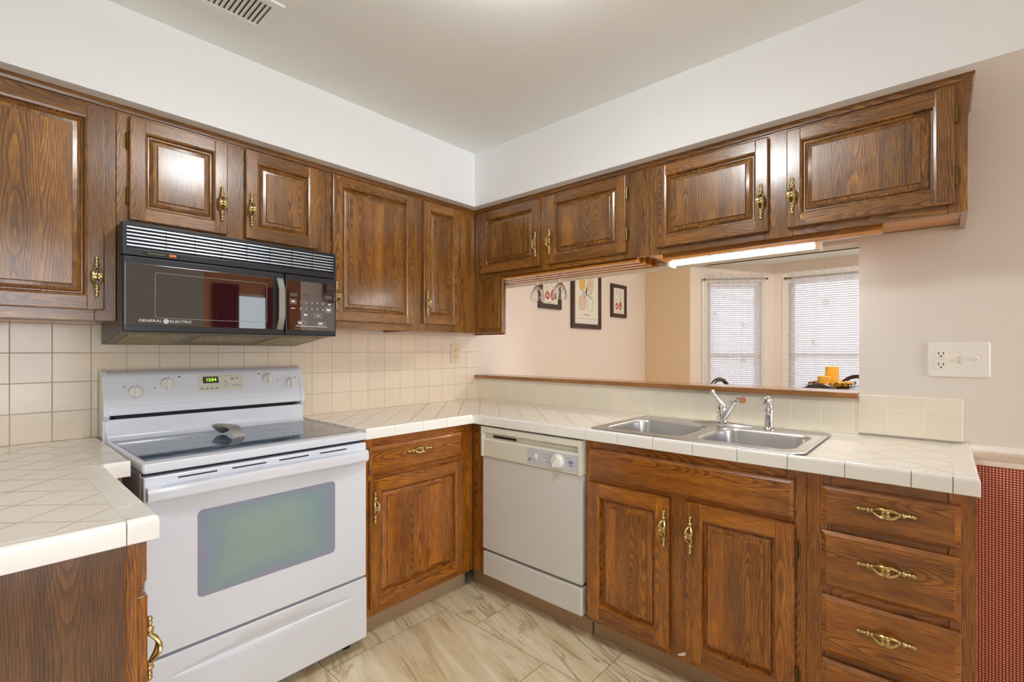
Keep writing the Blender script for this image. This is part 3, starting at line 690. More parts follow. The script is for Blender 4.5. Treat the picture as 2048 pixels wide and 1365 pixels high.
# console face: line from (-0.081,1.036) to (-0.054,1.145)
TL = math.atan2(0.027, 0.109)
def onface(z): return -0.081+0.027*(z-1.036)/0.109
def knob(root, x, z, ang, name='knob', r=0.024, y=None, tl=TL, mats=('white_plastic', 'print_g')):
    bm = bmesh.new()
    lathe(bm, [(0.0005, 0.002), (r*1.12, 0.002), (r*1.12, -0.002), (r, -0.004), (r*0.94, -0.012), (r*0.8, -0.015), (0.0005, -0.015)], seg=28, axis=1)
    box(bm, -0.0052, 0.0052, -0.028, -0.012, -r*0.98, r*1.02, 0.003, 2); box(bm, -0.0012, 0.0012, -0.0284, -0.026, r*0.55, r*0.98, 0, mat=1)
    q = finish(name, bm, list(mats), root); q.location = (x, y if y is not None else onface(z), z); q.rotation_euler = (-tl, 0, 0)
    q.rotation_euler = (Matrix.Rotation(-tl, 3, 'X') @ Matrix.Rotation(ang, 3, 'Y')).to_euler(); return q
for x, z, a in ((-0.285, 1.086, 0.06), (-0.179, 1.112, 0.05), (0.216, 1.116, 0.04), (0.322, 1.092, 0.05)):
    knob(con, x, z, a)
bm = bmesh.new(); rplate(bm, 0, 0, 0.089, 0.036, 0.003, 0.001, -0.0012, 0.0008)
dp = finish('display_panel', bm, 'bisque', con); dp.location = (0.020, onface(1.111), 1.111); dp.rotation_euler = (-TL, 0, 0)
bm = bmesh.new(); rplate(bm, 0, 0, 0.030, 0.0145, 0.001, 0.0, -0.0016, 0.0003); ds = finish('clock_window', bm, 'black_gloss', con)
ds.location = (-0.036+0.020-0.004, onface(1.122)-0.0004, 1.122); ds.rotation_euler = (-TL, 0, 0)
ck = text('clock_digits', '12:54', 0.0185, (0.001, -0.0019, 0), 'green_led', ds)
def marks(root, items, mat, name='markings', y=-0.0014):
    bm = bmesh.new()
    for x0, x1, z0, z1 in items: box(bm, x0, x1, y, y+0.001, z0, z1)
    return finish(name, bm, mat, root)
it = [(-0.082+0.019*i, -0.068+0.019*i, -0.029, -0.026) for i in range(4)]+[(-0.080+0.019*i, -0.070+0.019*i, -0.0245, -0.0225) for i in range(4)]
it += [(0.012+0.014*i, 0.021+0.014*i, 0.027, 0.029) for i in range(3)]+[(0.040, 0.050, 0.010, 0.018), (0.061, 0.068, 0.012, 0.019), (0.014, 0.021, 0.000, 0.004), (0.014, 0.021, -0.021, -0.017), (0.010, 0.026, -0.010, -0.0085), (-0.083, -0.070, 0.010, 0.012)]
bm = bmesh.new()
for x0, x1, z0, z1 in it: box(bm, x0, x1, -0.0016, -0.0004, z0, z1)
mk = finish('lettering', bm, 'print_g', con); mk.location = dp.location; mk.rotation_euler = dp.rotation_euler
wt = text('maker_name', 'Whirlpool', 0.0085, (0.020+0.061, onface(1.095)-0.0016, 1.095), 'print_g', con, -TL)
for x, z in ((-0.318, 1.108), (-0.222, 1.098), (-0.135, 1.140), (0.180, 1.141), (0.262, 1.105), (0.350, 1.118)):
    bm = bmesh.new(); box(bm, x-0.003, x+0.003, onface(z)-0.0008, onface(z)+0.001, z-0.003, z+0.003); finish('indicator_light', bm, 'black', con)
# oven door
bm = bmesh.new()
box(bm, -0.377, 0.377, -0.646, -0.603, 0.312, 0.866, 0.006, 3); dr = finish('oven_door', bm, 'white', RG)
bm = bmesh.new(); rplate(bm, 0, 0.594, 0.237, 0.141, 0.016, -0.640, -0.6468, 0.0006, 0, 6); finish('oven_window', bm, 'oven_glass', dr)
bm = bmesh.new()
for i in range(4): box(bm, -0.29+0.155*i, -0.18+0.155*i, -0.6475, -0.640, 0.851, 0.855)
finish('vent_slot', bm, 'black_dark', dr)
bm = bmesh.new()   # full width moulded handle bowing outwards
st = []
for i in range(25):
    k = i/24*2-1; x = k*0.372; y = -0.664-0.022*(1-k**4)
    q = [(y, 0.842), (y-0.006, 0.838), (y-0.009, 0.826), (y-0.008, 0.808), (y-0.002, 0.800), (y+0.014, 0.800), (y+0.022, 0.812), (y+0.022, 0.836), (y+0.012, 0.842)]
    st.append([(x, a, b-0.006*k*k) for a, b in q])
rings(bm, st)
for s in (-1, 1): box(bm, *sorted((s*0.372, s*0.335)), -0.670, -0.640, 0.792, 0.838, 0.004)
finish('oven_handle', bm, 'white', dr)
bm = bmesh.new()   # storage drawer with a tapered finger groove
loops = []
for i in range(41):
    k = i/40*2-1; x = k*0.377; t_ = max(0.0, 1-(x/0.315)**2); h = 0.030*t_**0.6+0.0004; d_ = 0.020*t_**0.6
    zc = 0.238+0.004*k; f = -0.646
    loops.append([(x, -0.61, 0.052), (x, f+0.004, 0.052), (x, f, 0.058), (x, f, zc-h*1.05), (x, f+d_, zc-h*0.1), (x, f+d_*0.85, zc+h*0.2), (x, f, zc+h), (x, f, 0.296), (x, f+0.004, 0.302), (x, -0.61, 0.302)])
rings(bm, loops); finish('storage_drawer', bm, 'white', RG)
for x, y in ((-0.33, -0.56), (0.33, -0.56), (-0.33, -0.06), (0.33, -0.06)):
    bm = bmesh.new(); lathe(bm, [(0.0005, 0.0), (0.022, 0.0), (0.022, 0.012), (0.012, 0.018), (0.012, 0.078), (0.0005, 0.078)], (x, y, 0), 14); finish('foot', bm, 'black', RG)
# spoon rest on the cooktop
bm = bmesh.new(); loops = []
KS = [(0, .034, .031, .006), (.06, .0335, .020, .016), (.15, .033, .010, .025), (.35, .033, .003, .033), (.52, .034, .012, .031), (.66, .036, .034, .026), (.76, .034, .035, .024), (.86, .026, .027, .023), (.94, .014, .015, .023), (1.0, .001, .001, .024)]
for k, ze, zc, wd in KS:
    row = [(-0.0925+0.185*k, wd*q, zc+(ze-zc)*q*q) for q in (-1, -0.7, -0.35, 0, 0.35, 0.7, 1)]
    loops.append(row+[(p, q_, r+0.0028) for p, q_, r in row[::-1]])
rings(bm, loops)
SR = finish('spoon_rest', bm, 'spoon', None); tag(SR, 'curved metal spoon rest lying on the dark cooktop', 'spoon rest')
SR.location = (0.298, -1.684, 0.9100); SR.rotation_euler = (0, 0, math.radians(10))

# ------------------------------------------------------------------ microwave
MW = thing('microwave', 'black over-the-range microwave with a vent grille and glossy door', 'microwave', (0.003, -1.6575, 1.274), PI/2)
zb = 1.274
bm = bmesh.new()
rings(bm, [[(x, -0.004, 1.2742-zb), (x, -0.380, 1.316-zb), (x, -0.380, 1.684-zb), (x, -0.004, 1.684-zb)] for x in (-0.376, 0.376)])
finish('casing', bm, 'black', MW)
sl = math.atan2(1.316-1.2742, 0.376)
def under(name, items, mat, dz):
    bm = bmesh.new()
    for x0, x1, y0, y1 in items: box(bm, x0, x1, y0, y1, -dz, 0.002)
    o = finish(name, bm, mat, MW); o.location = (0, -0.004, 0.0); o.rotation_euler = (-sl, 0, 0); return o
under('underside', [(-0.374, 0.374, -0.374, -0.004)], 'hood', 0.0012)
under('grease_filter', [(-0.345, -0.165, -0.32, -0.06)], 'filter', 0.004); under('grease_filter', [(0.16, 0.345, -0.32, -0.06)], 'filter', 0.004)
under('lamp_cover', [(-0.115, 0.115, -0.30, -0.14)], 'filter', 0.003)
bm = bmesh.new(); box(bm, -0.378, 0.378, -0.402, -0.380, 1.578-zb, 1.684-zb, 0.002)
box(bm, -0.378, 0.378, -0.420, -0.400, 1.572-zb, 1.596-zb, 0.004); box(bm, -0.378, 0.378, -0.414, -0.400, 1.672-zb, 1.684-zb, 0.002)
for s in (-1, 1): box(bm, *sorted((s*0.378, s*0.366)), -0.416, -0.400, 1.59-zb, 1.676-zb, 0.002)
gr = finish('vent_grille', bm, 'black', MW)
bm = bmesh.new()
for i in range(6):
    z = 1.605-zb+0.0122*i
    rings(bm, [[(x, -0.404, z), (x, -0.4155, z-0.001), (x, -0.4148, z+0.0036), (x, -0.404, z+0.0040)] for x in (-0.366, 0.366)])
finish('grille_slats', bm, 'grille', gr)
bm = bmesh.new()
bm.free()
for i in range(8):
    bm = bmesh.new(); box(bm, -0.257+0.088*i, -0.2555+0.088*i, -0.416, -0.400, 1.597-zb, 1.673-zb); finish('grille_divider', bm, 'black', gr)
bm = bmesh.new(); rplate(bm, -0.268, 1.584-zb, 0.052, 0.0052, 0.003, -0.415, -0.4212, 0.0004); nb = finish('name_badge', bm, 'black_dark', gr)
text('badge_text', 'Spacemaker', 0.0085, (-0.283, -0.4214, 1.584-zb), 'print_y', nb, sx=1.25)
bm = bmesh.new(); rplate(bm, -0.238, 1.584-zb, 0.011, 0.0045, 0.003, -0.4205, -0.4216, 0.0002); finish('badge_flash', bm, 'print_o', nb)
bm = bmesh.new(); box(bm, -0.378, 0.150, -0.421, -0.383, 1.313-zb, 1.570-zb, 0.005, 3); md = finish('microwave_door', bm, 'black', MW)
bm = bmesh.new(); box(bm, -0.372, 0.104, -0.4230, -0.419, 1.336-zb, 1.545-zb, 0.0015); mgl = NT('smoked_door_glass'); mgl.b.inputs['Base Color'].default_value = srgb(24, 19, 18); mgl.b.inputs['Roughness'].default_value = 0.02; mgl.b.inputs['IOR'].default_value = 2.3
M['mwglass'] = mgl.m
finish('door_glass', bm, 'mwglass', md)
bm = bmesh.new()
o1 = rrect(-0.105, 1.441-zb, 0.185, 0.079, 0.008); i1 = rrect(-0.105, 1.441-zb, 0.1835, 0.0775, 0.007)
rings(bm, [[(x, -0.4229, z) for x, z in o1], [(x, -0.4236, z) for x, z in o1], [(x, -0.4236, z) for x, z in i1], [(x, -0.4229, z) for x, z in i1]], False, False)
finish('window_outline', bm, 'print_g', md)
text('maker_name', 'GENERAL', 0.0125, (-0.303, -0.4234, 1.352-zb), 'print_w', md, sx=1.25); text('maker_name', 'ELECTRIC', 0.0125, (-0.213, -0.4234, 1.352-zb), 'print_w', md, sx=1.25)
bm = bmesh.new(); lathe(bm, [(0.0005, -0.4229), (0.0085, -0.4229), (0.0085, -0.4237), (0.0005, -0.4237)], (-0.258, 0, 1.352-zb), 20, axis=1); em = finish('round_emblem', bm, 'print_w', md)
bm = bmesh.new(); lathe(bm, [(0.0055, -0.4235), (0.0055, -0.4241), (0.0068, -0.4241), (0.0068, -0.4235)], (-0.258, 0, 1.352-zb), 20, axis=1, cap=False)
tube(bm, [(-0.2615, -0.4241, 1.3555-zb), (-0.259, -0.4241, 1.350-zb), (-0.257, -0.4241, 1.354-zb), (-0.2545, -0.4241, 1.3485-zb)], 0.0007, 5); finish('emblem_script', bm, 'print_b', em)
bm = bmesh.new()   # faceted vertical handle
hp = [(-0.423, 1.336), (-0.428, 1.342), (-0.448, 1.385), (-0.448, 1.500), (-0.428, 1.543), (-0.423, 1.548)]
rings(bm, [[(x0, y, z-zb), (x0, y+0.010, z-zb), (x1, y+0.010, z-zb), (x1, y, z-zb)] for (y, z), x0, x1 in [(p, 0.118, 0.142) for p in hp]])
finish('door_handle', bm, 'greyhandle', md)
bm = bmesh.new(); box(bm, 0.104, 0.148, -0.4225, -0.4195, 1.334-zb, 1.548-zb); finish('handle_recess', bm, 'black_dark', md)
bm = bmesh.new(); box(bm, 0.154, 0.378, -0.419, -0.383, 1.313-zb, 1.570-zb, 0.005, 3); kp = finish('control_panel', bm, 'black', MW)
bm = bmesh.new(); box(bm, 0.158, 0.370, -0.4212, -0.417, 1.336-zb, 1.545-zb, 0.001); kg = finish('keypad_glass', bm, 'mwglass', kp)
for r in range(2):
    for c_ in range(5):
        x, z = 0.217+0.0245*c_, (1.455 if r == 0 else 1.428)-zb
        text('key_digit', '1234567890'[r*5+c_], 0.012, (x, -0.4215, z), 'print_w', kg)
bm = bmesh.new()
def outline(x0, x1, z0, z1, t_=0.0008):
    for b in ((x0, x1, z0, z0+t_), (x0, x1, z1-t_, z1), (x0, x0+t_, z0, z1), (x1-t_, x1, z0, z1)): box(bm, b[0], b[1], -0.4216, -0.421, b[2]-zb, b[3]-zb)
for b in ((0.173, 0.198, 1.447, 1.466), (0.328, 0.354, 1.419, 1.440), (0.276, 0.310, 1.393, 1.411), (0.205, 0.240, 1.360, 1.375), (0.292, 0.326, 1.360, 1.375)): outline(*b)
for b in ((0.178, 0.193, 1.453, 1.460), (0.176, 0.194, 1.426, 1.429), (0.340, 0.350, 1.450, 1.457), (0.333, 0.349, 1.425, 1.434), (0.285, 0.301, 1.400, 1.403), (0.231, 0.246, 1.399, 1.406), (0.208, 0.222, 1.364, 1.371), (0.296, 0.314, 1.364, 1.371), (0.195, 0.335, 1.353, 1.355)):
    box(bm, b[0], b[1], -0.4216, -0.421, b[2]-zb, b[3]-zb)
finish('key_lettering', bm, 'print_w', kg)
bm = bmesh.new()
for i in range(4): box(bm, 0.172+0.051*i, 0.203+0.051*i, -0.4216, -0.421, 1.478-zb, 1.492-zb)
for i in range(3): box(bm, 0.192+0.020*i, 0.207+0.020*i, -0.4216, -0.421, 1.340-zb, 1.346-zb); box(bm, 0.283+0.020*i, 0.298+0.020*i, -0.4216, -0.421, 1.340-zb, 1.346-zb)
finish('key_block', bm, plain('brown_key', srgb(92, 76, 58), 0.4), kg)

# ------------------------------------------------------------------ dishwasher
DW = thing('dishwasher', 'white built-in dishwasher with a dial, between the corner and the sink cabinet', 'dishwasher', (1.0045, -0.003, 0), 0)
bm = bmesh.new(); box(bm, -0.300, 0.300, -0.580, -0.030, 0.09, 0.866); finish('body', bm, 'black_dark', DW)
bm = bmesh.new(); box(bm, -0.300, 0.300, -0.629, -0.580, 0.243, 0.7115, 0.004, 2); finish('door_panel', bm, 'white_dw', DW)
bm = bmesh.new(); box(bm, -0.300, 0.300, -0.629, -0.580, 0.108, 0.229, 0.007, 3); finish('lower_panel', bm, 'white_dw', DW)
bm = bmesh.new(); box(bm, -0.302, 0.302, -0.550, -0.540, 0.0, 0.10); finish('toe_panel', bm, 'toe', DW)
bm = bmesh.new()   # control panel with a recessed grip under the top lip
cp = [(-0.580, 0.714), (-0.634, 0.714), (-0.637, 0.718), (-0.637, 0.800), (-0.632, 0.806), (-0.618, 0.809), (-0.618, 0.832), (-0.640, 0.836), (-0.642, 0.842), (-0.640, 0.858), (-0.634, 0.864), (-0.580, 0.864)]
rings(bm, [[(x, y, z) for y, z in cp] for x in (-0.288, 0.288)])
for s in (-1, 1): box(bm, *sorted((s*0.288, s*0.303)), -0.642, -0.580, 0.713, 0.865, 0.004, 2)
pn = finish('control_panel', bm, 'bisque', DW)
bm = bmesh.new(); box(bm, 0.004, 0.283, -0.6378, -0.636, 0.722, 0.797); finish('label_plate', bm, 'dw_label', pn)
bm = bmesh.new(); box(bm, -0.235, -0.080, -0.6188, -0.617, 0.812, 0.823); finish('vent_slot', bm, 'black_dark', pn)
bm = bmesh.new(); box(bm, -0.24, -0.09, -0.6184, -0.617, 0.8275, 0.829); box(bm, 0.07, 0.27, -0.6184, -0.617, 0.8275, 0.829); finish('seam_line', bm, 'black_dark', pn)
bm = bmesh.new(); rplate(bm, -0.005, 0.819, 0.048, 0.0125, 0.01, -0.616, -0.6225, 0.003); finish('latch', bm, 'bisque', pn)
bm = bmesh.new()
lathe(bm, [(0.0005, -0.636), (0.034, -0.636), (0.034, -0.6395), (0.031, -0.641), (0.029, -0.641), (0.028, -0.652), (0.025, -0.655), (0.0005, -0.655)], (0, 0, 0), 28, axis=1)
bx = bmesh.new(); box(bx, -0.006, 0.006, -0.664, -0.653, -0.027, 0.027, 0.003); bmesh.ops.rotate(bx, verts=bx.verts[:], cent=(0, 0, 0), matrix=Matrix.Rotation(math.radians(28), 3, 'Y')); merge(bm, bx)
kn = finish('cycle_dial', bm, 'white_plastic', pn); kn.location = (0.180, 0, 0.760)
bm = bmesh.new(); box(bm, 0.044, 0.066, -0.6385, -0.637, 0.745, 0.775, 0.0005); box(bm, 0.048, 0.062, -0.648, -0.637, 0.758, 0.768, 0.003); finish('rocker_switch', bm, 'white_plastic', pn)
bm = bmesh.new()
for x0, x1, z0, z1 in ((0.012, 0.023, 0.738, 0.750), (0.105, 0.132, 0.778, 0.780), (0.105, 0.130, 0.763, 0.765), (0.110, 0.135, 0.745, 0.747), (0.222, 0.246, 0.779, 0.781), (0.222, 0.232, 0.760, 0.762)): box(bm, x0, x1, -0.6382, -0.637, z0, z1)
finish('label_lettering', bm, 'print_g', pn)
bm = bmesh.new()
rings(bm, [[(0.250+a*0.012*math.cos(i*PI/10), -0.6382-q, 0.764+a*0.008*math.sin(i*PI/10)) for i in range(20)] for a, q in ((1, 0), (1, .0004), (.62, .0004), (.62, 0))], False, False)
box(bm, 0.238, 0.262, -0.6384, -0.637, 0.748, 0.7505); box(bm, 0.243, 0.257, -0.6384, -0.637, 0.763, 0.766)
finish('blue_badge', bm, 'print_b', pn)

# ------------------------------------------------------------------ sink, faucet, sprayer
SK = thing('sink', 'stainless steel double-bowl sink set in the tiled worktop', 'sink', (1.7315, -0.361, 0.9205))
bm = bmesh.new()
def rr3(cx_, cy_, hx, hy, r, z, n=6): return [(x, y, z) for x, y in rrect(cx_, cy_, hx, hy, r, n)]
HX, HY = 0.397, 0.266
bowls = ((-0.187, -0.044, 0.170, 0.172), (0.196, -0.044, 0.164, 0.172))
def vloop(co): return [bm.verts.new(p) for p in co]
outer = [vloop(rr3(0, 0, HX-k, HY-k, 0.03, z)) for k, z in ((0, 0.0), (0.0015, 0.0026), (0.006, 0.0036), (0.013, 0.0024))]
def skin(a, b):
    n = len(a)
    for i in range(n): bm.faces.new((a[i], a[(i+1) % n], b[(i+1) % n], b[i]))
for a, b in zip(outer, outer[1:]): skin(a, b)
tops = []
for cx_, cy_, hx, hy in bowls:
    lv = [(0.0, 0.0024), (0.004, 0.0016), (0.008, -0.002), (0.011, -0.010), (0.016, -0.09), (0.022, -0.150), (0.034, -0.163), (0.06, -0.167)]
    L = [vloop(rr3(cx_, cy_, hx-k, hy-k, max(0.05-k*0.3, 0.03), z)) for k, z in lv]
    for a, b in zip(L, L[1:]): skin(a, b)
    bm.faces.new(L[-1]); tops.append(L[0])
edges = []
for lp in [outer[-1]]+tops:
    n = len(lp)
    for i in range(n):
        e = bm.edges.get((lp[i], lp[(i+1) % n])); edges.append(e)
bmesh.ops.triangle_fill(bm, use_beauty=True, use_dissolve=False, edges=edges)
for a in bm.faces: pass
finish('basin', bm, 'steel', SK, ang=50)
for cx_, cy_, hx, hy in bowls:
    bm = bmesh.new(); lathe(bm, [(0.012, -0.1655), (0.03, -0.1655), (0.043, -0.164), (0.045, -0.1665), (0.012, -0.1675)], (cx_, cy_, 0), 24); finish('drain', bm, 'chrome', SK)
FC = thing('faucet', 'chrome single-lever faucet on the sink deck', 'faucet', (1.725, -0.150, 0.9225))
bm = bmesh.new(); loops = []
for i in range(25):
    k = i/24*2-1; x = k*0.132; wd = 0.004+0.024*math.sqrt(max(0, 1-k*k)); h = 0.003+0.011*(1-k*k)
    loops.append([(x, wd*math.cos(a*PI/8), h*math.sin(a*PI/8)) for a in range(9)])
rings(bm, loops); finish('base_plate', bm, 'chrome', FC)
bm = bmesh.new(); lathe(bm, [(0.024, 0.010), (0.022, 0.016), (0.021, 0.05), (0.0225, 0.052), (0.0225, 0.056), (0.022, 0.072), (0.016, 0.084), (0.0005, 0.087)], (0, 0, 0), 24); finish('body', bm, 'chrome', FC)
bm = bmesh.new(); tube(bm, [(0.012, -0.014, 0.030), (0.040, -0.034, 0.070), (0.066, -0.053, 0.108), (0.078, -0.062, 0.119), (0.090, -0.071, 0.122), (0.096, -0.076, 0.121)], [0.014, 0.0145, 0.013, 0.0125, 0.012, 0.012], 14)
sp_ = finish('spout', bm, 'chrome', FC)
bm = bmesh.new(); d_ = Vector((0.80, -0.60, 0)); c0 = Vector((0.096, -0.076, 0.121)); tube(bm, [c0, c0+d_*0.002, c0+d_*0.008, c0+d_*0.009, c0+d_*0.020], [0.0125, 0.015, 0.015, 0.014, 0.014], 16); finish('aerator', bm, 'chrome', sp_)
bm = bmesh.new(); tube(bm, [(0.004, 0.0, 0.072), (-0.012, 0.008, 0.092), (-0.034, 0.018, 0.118), (-0.045, 0.024, 0.130)], [0.018, 0.012, 0.007, 0.006], 12)
lathe(bm, [(0.0005, -0.0125), (0.007, -0.0105), (0.0115, -0.005), (0.0125, 0), (0.0115, 0.005), (0.007, 0.0105), (0.0005, 0.0125)], (-0.050, 0.026, 0.137), 16); finish('lever', bm, 'chrome', FC)
SPR = thing('sprayer', 'chrome side sprayer standing in the sink deck, right of the faucet', 'sprayer', (1.915, -0.155, 0.9225))
bm = bmesh.new(); lathe(bm, [(0.0005, 0), (0.026, 0), (0.026, 0.003), (0.021, 0.007), (0.018, 0.010), (0.0175, 0.030), (0.0185, 0.034)], seg=20); finish('collar', bm, 'chrome', SPR)
bm = bmesh.new(); lathe(bm, [(0.017, 0.032), (0.0175, 0.050), (0.019, 0.066), (0.018, 0.080), (0.014, 0.086), (0.0155, 0.090), (0.0145, 0.100), (0.012, 0.108), (0.0005, 0.110)], seg=20)
tube(bm, [(0, 0, 0.098), (-0.002, -0.003, 0.112), (-0.005, -0.008, 0.120)], [0.013, 0.014, 0.013], 14)
tube(bm, [(0.002, 0.004, 0.121), (-0.001, -0.002, 0.121), (-0.009, -0.016, 0.119), (-0.012, -0.021, 0.118)], [0.010, 0.017, 0.0175, 0.015], 18); finish('spray_head', bm, 'chrome', SPR)

# ------------------------------------------------------------------ light under the cabinet
FL = thing('under_cabinet_light', 'lit white fluorescent strip light under the right short cabinets', 'light', (1.785, -0.135, 1.705))
bm = bmesh.new(); box(bm, -0.305, 0.305, -0.030, 0.045, -0.022, 0, 0.003); box(bm, -0.305, 0.305, 0.012, 0.045, -0.046, -0.020, 0.003); finish('housing', bm, 'white_plastic', FL)
for s in (-1, 1):
    bm = bmesh.new(); rings(bm, [[(x, y, z-0.029) for y, z in rrect(0.006, 0, 0.039, 0.028, 0.010)] for x in sorted((s*0.296, s*0.310))]); finish('end_cap', bm, 'white_plastic', FL)
bm = bmesh.new(); lathe(bm, [(0.0005, -0.290), (0.0125, -0.290), (0.0125, 0.290), (0.0005, 0.290)], (0, -0.012, -0.040), 16, axis=0); finish('tube', bm, 'tube', FL)

# ------------------------------------------------------------------ hanging wine glasses
def wine_glass(x, y, label):
    bm = bmesh.new()
    pr_ = [(0.0005, 0.000), (0.033, 0.000), (0.034, -0.0015), (0.010, -0.006), (0.0038, -0.012), (0.0034, -0.040), (0.006, -0.054), (0.016, -0.070), (0.030, -0.092), (0.040, -0.115), (0.0425, -0.132), (0.041, -0.148), (0.037, -0.160),
           (0.0362, -0.1602), (0.0400, -0.148), (0.0413, -0.132), (0.0387, -0.115), (0.029, -0.094), (0.015, -0.073), (0.0005, -0.064)]
    lathe(bm, pr_, seg=32); o = finish('wine_glass', bm, 'crystal', None, ang=60); o.location = (x, y, 1.6955)
    return tag(o, label, 'wine glass', 'wine glasses hanging from the rail')
wine_glass(0.690, -0.1675, 'clear wine glass hanging upside down, nearer the corner of the pair')
wine_glass(0.850, -0.1675, 'clear wine glass hanging upside down, farther from the corner of the pair')

# ------------------------------------------------------------------ wall plates and ceiling vent
def slots(bm, x, z, y):
    for s in (-1, 1): box(bm, x+s*0.0065-0.0012, x+s*0.0065+0.0012, y-0.0004, y+0.001, z-0.001, z+0.008)
    box(bm, x-0.0022, x+0.0022, y-0.0004, y+0.001, z-0.010, z-0.005)
OU = thing('outlet', 'ivory double outlet on the tiled wall near the corner', 'outlet', (0.0082, -0.2085, 1.231), PI/2)
bm = bmesh.new(); rplate(bm, 0, 0, 0.040, 0.062, 0.006, 0, -0.005, 0.002); finish('plate', bm, 'ivory', OU)
for z in (0.020, -0.020):
    bm = bmesh.new(); rplate(bm, 0, z, 0.017, 0.0145, 0.010, -0.003, -0.007, 0.001); rc = finish('receptacle', bm, 'ivory', OU)
    bm = bmesh.new(); slots(bm, 0, z, -0.007); finish('slot', bm, 'black_dark', rc)
SWP = thing('switch_plate', 'wide white wall plate with one double outlet and two toggle switches', 'switch', (2.495, -0.0005, 1.2165))
bm = bmesh.new(); rplate(bm, 0, 0, 0.083, 0.0635, 0.008, 0, -0.0065, 0.005); finish('plate', bm, 'white_plastic', SWP)
for z in (0.020, -0.020):
    bm = bmesh.new(); rplate(bm, -0.046, z, 0.017, 0.0145, 0.010, -0.004, -0.0085, 0.001); rc = finish('receptacle', bm, 'white_plastic', SWP)
    bm = bmesh.new(); slots(bm, -0.046, z, -0.0085); finish('slot', bm, 'black_dark', rc)
for x, s in ((0.002, -1), (0.049, 1)):
    bm = bmesh.new(); box(bm, x-0.005, x+0.005, -0.0075, -0.005, -0.012, 0.012, 0.001); tube(bm, [(x, -0.006, 0), (x, -0.020, s*0.008)], [0.0042, 0.0036], 8); finish('toggle', bm, 'ivory' if s < 0 else 'white_plastic', SWP)
bm = bmesh.new()
for x in (0.002, 0.049):
    for z in (-0.030, 0.030): lathe(bm, [(0.0005, -0.0078), (0.003, -0.0075), (0.0035, -0.006)], (x, 0, z), 10, axis=1, cap=False)
finish('screw', bm, 'white_plastic', SWP)
VT = thing('ceiling_vent', 'white louvred ceiling vent at the top left', 'vent', (0.688, -1.857, 2.424))
bm = bmesh.new(); hx, hy = 0.098, 0.200
for b in ((-hx, -0.066, -hy, hy), (0.066, hx, -hy, hy), (-0.066, 0.066, -hy, -hy+0.022), (-0.066, 0.066, hy-0.030, hy), (-0.066, 0.066, -0.028, -0.008)): box(bm, b[0], b[1], b[2], b[3], -0.007, -0.0005, 0.001, 1)
finish('frame', bm, 'ceil', VT)
bm = bmesh.new(); box(bm, -0.068, 0.068, -hy+0.02, hy-0.028, -0.0012, -0.0006); finish('duct', bm, 'duct', VT)  # flat brown-grey sheet behind the louvres
bm = bmesh.new(); y = -hy+0.026
while y < hy-0.036:
    if not -0.032 < y < -0.006:
        s = 1 if y > -0.02 else -1
        rings(bm, [[(x, y-0.0065*s, -0.0055), (x, y-0.0058*s, -0.0065), (x, y+0.0052*s, -0.0018), (x, y+0.0045*s, -0.0010)] for x in (-0.066, 0.066)])
    y += 0.0152
finish('louvre', bm, 'ceil', VT)

# ------------------------------------------------------------------ dining room: framed prints
def picture(label, yc, zc, hw, hh, fw, builder):
    t = thing('framed_print', label, 'picture', (0.0005, yc, zc), PI/2, 'framed fruit prints')
    bm = bmesh.new()
    for b in ((-hw, hw, hh-fw, hh), (-hw, hw, -hh, -hh+fw), (-hw, -hw+fw, -hh+fw, hh-fw), (hw-fw, hw, -hh+fw, hh-fw)): box(bm, b[0], b[1], -0.022, 0, b[2], b[3], 0.003)
    finish('frame', bm, 'frame_dark', t)
    bm = bmesh.new(); box(bm, -hw+fw, hw-fw, -0.010, -0.002, -hh+fw, hh-fw); pp = finish('paper', bm, 'paper', t)
    builder(pp); return t
def blob(parent, x, z, rx, rz, mat, y=-0.0104, name='printed_fruit', neck=0.0):
    bm = bmesh.new(); pts = []
    for i in range(28):
        a = 2*PI*i/28; k = 1-neck*max(0, math.sin(a))**2; pts.append((x+rx*k*math.cos(a), z+rz*math.sin(a)))
    rings(bm, [[(px, y+0.001, pz) for px, pz in pts], [(px, y, pz) for px, pz in pts]]); return finish(name, bm, mat, parent)
def lines(parent, polys, mat='darkline', r=0.0012, y=-0.0106, name='printed_line'):
    bm = bmesh.new()
    for p in polys: tube(bm, [(x, y, z) for x, z in p], r, 5)
    return finish(name, bm, mat, parent)
def ell(x, z, rx, rz): return [(x+rx*math.cos(i*PI/10), z+rz*math.sin(i*PI/10)) for i in range(21)]
def small_print(pp):
    blob(pp, -0.034, -0.055, 0.030, 0.034, 'red'); blob(pp, 0.036, -0.047, 0.029, 0.046, 'red', neck=0.4)
    blob(pp, -0.034, -0.055, 0.012, 0.015, 'pale', -0.0108, 'printed_core'); blob(pp, 0.036, -0.060, 0.011, 0.014, 'pale', -0.0108, 'printed_core')
    lines(pp, [[(-0.034, -0.02), (-0.028, 0.01), (-0.02, 0.02)], [(0.036, 0.0), (0.03, 0.03), (0.0, 0.05)], [(-0.05, 0.0), (-0.06, 0.025)], [(0.06, 0.01), (0.062, 0.035)], ell(-0.035, 0.085, 0.016, 0.022), ell(0.035, 0.08, 0.017, 0.022)])
    lines(pp, [[(-0.02, -0.112), (0.02, -0.112)]], 'print_g', 0.002, name='printed_caption')
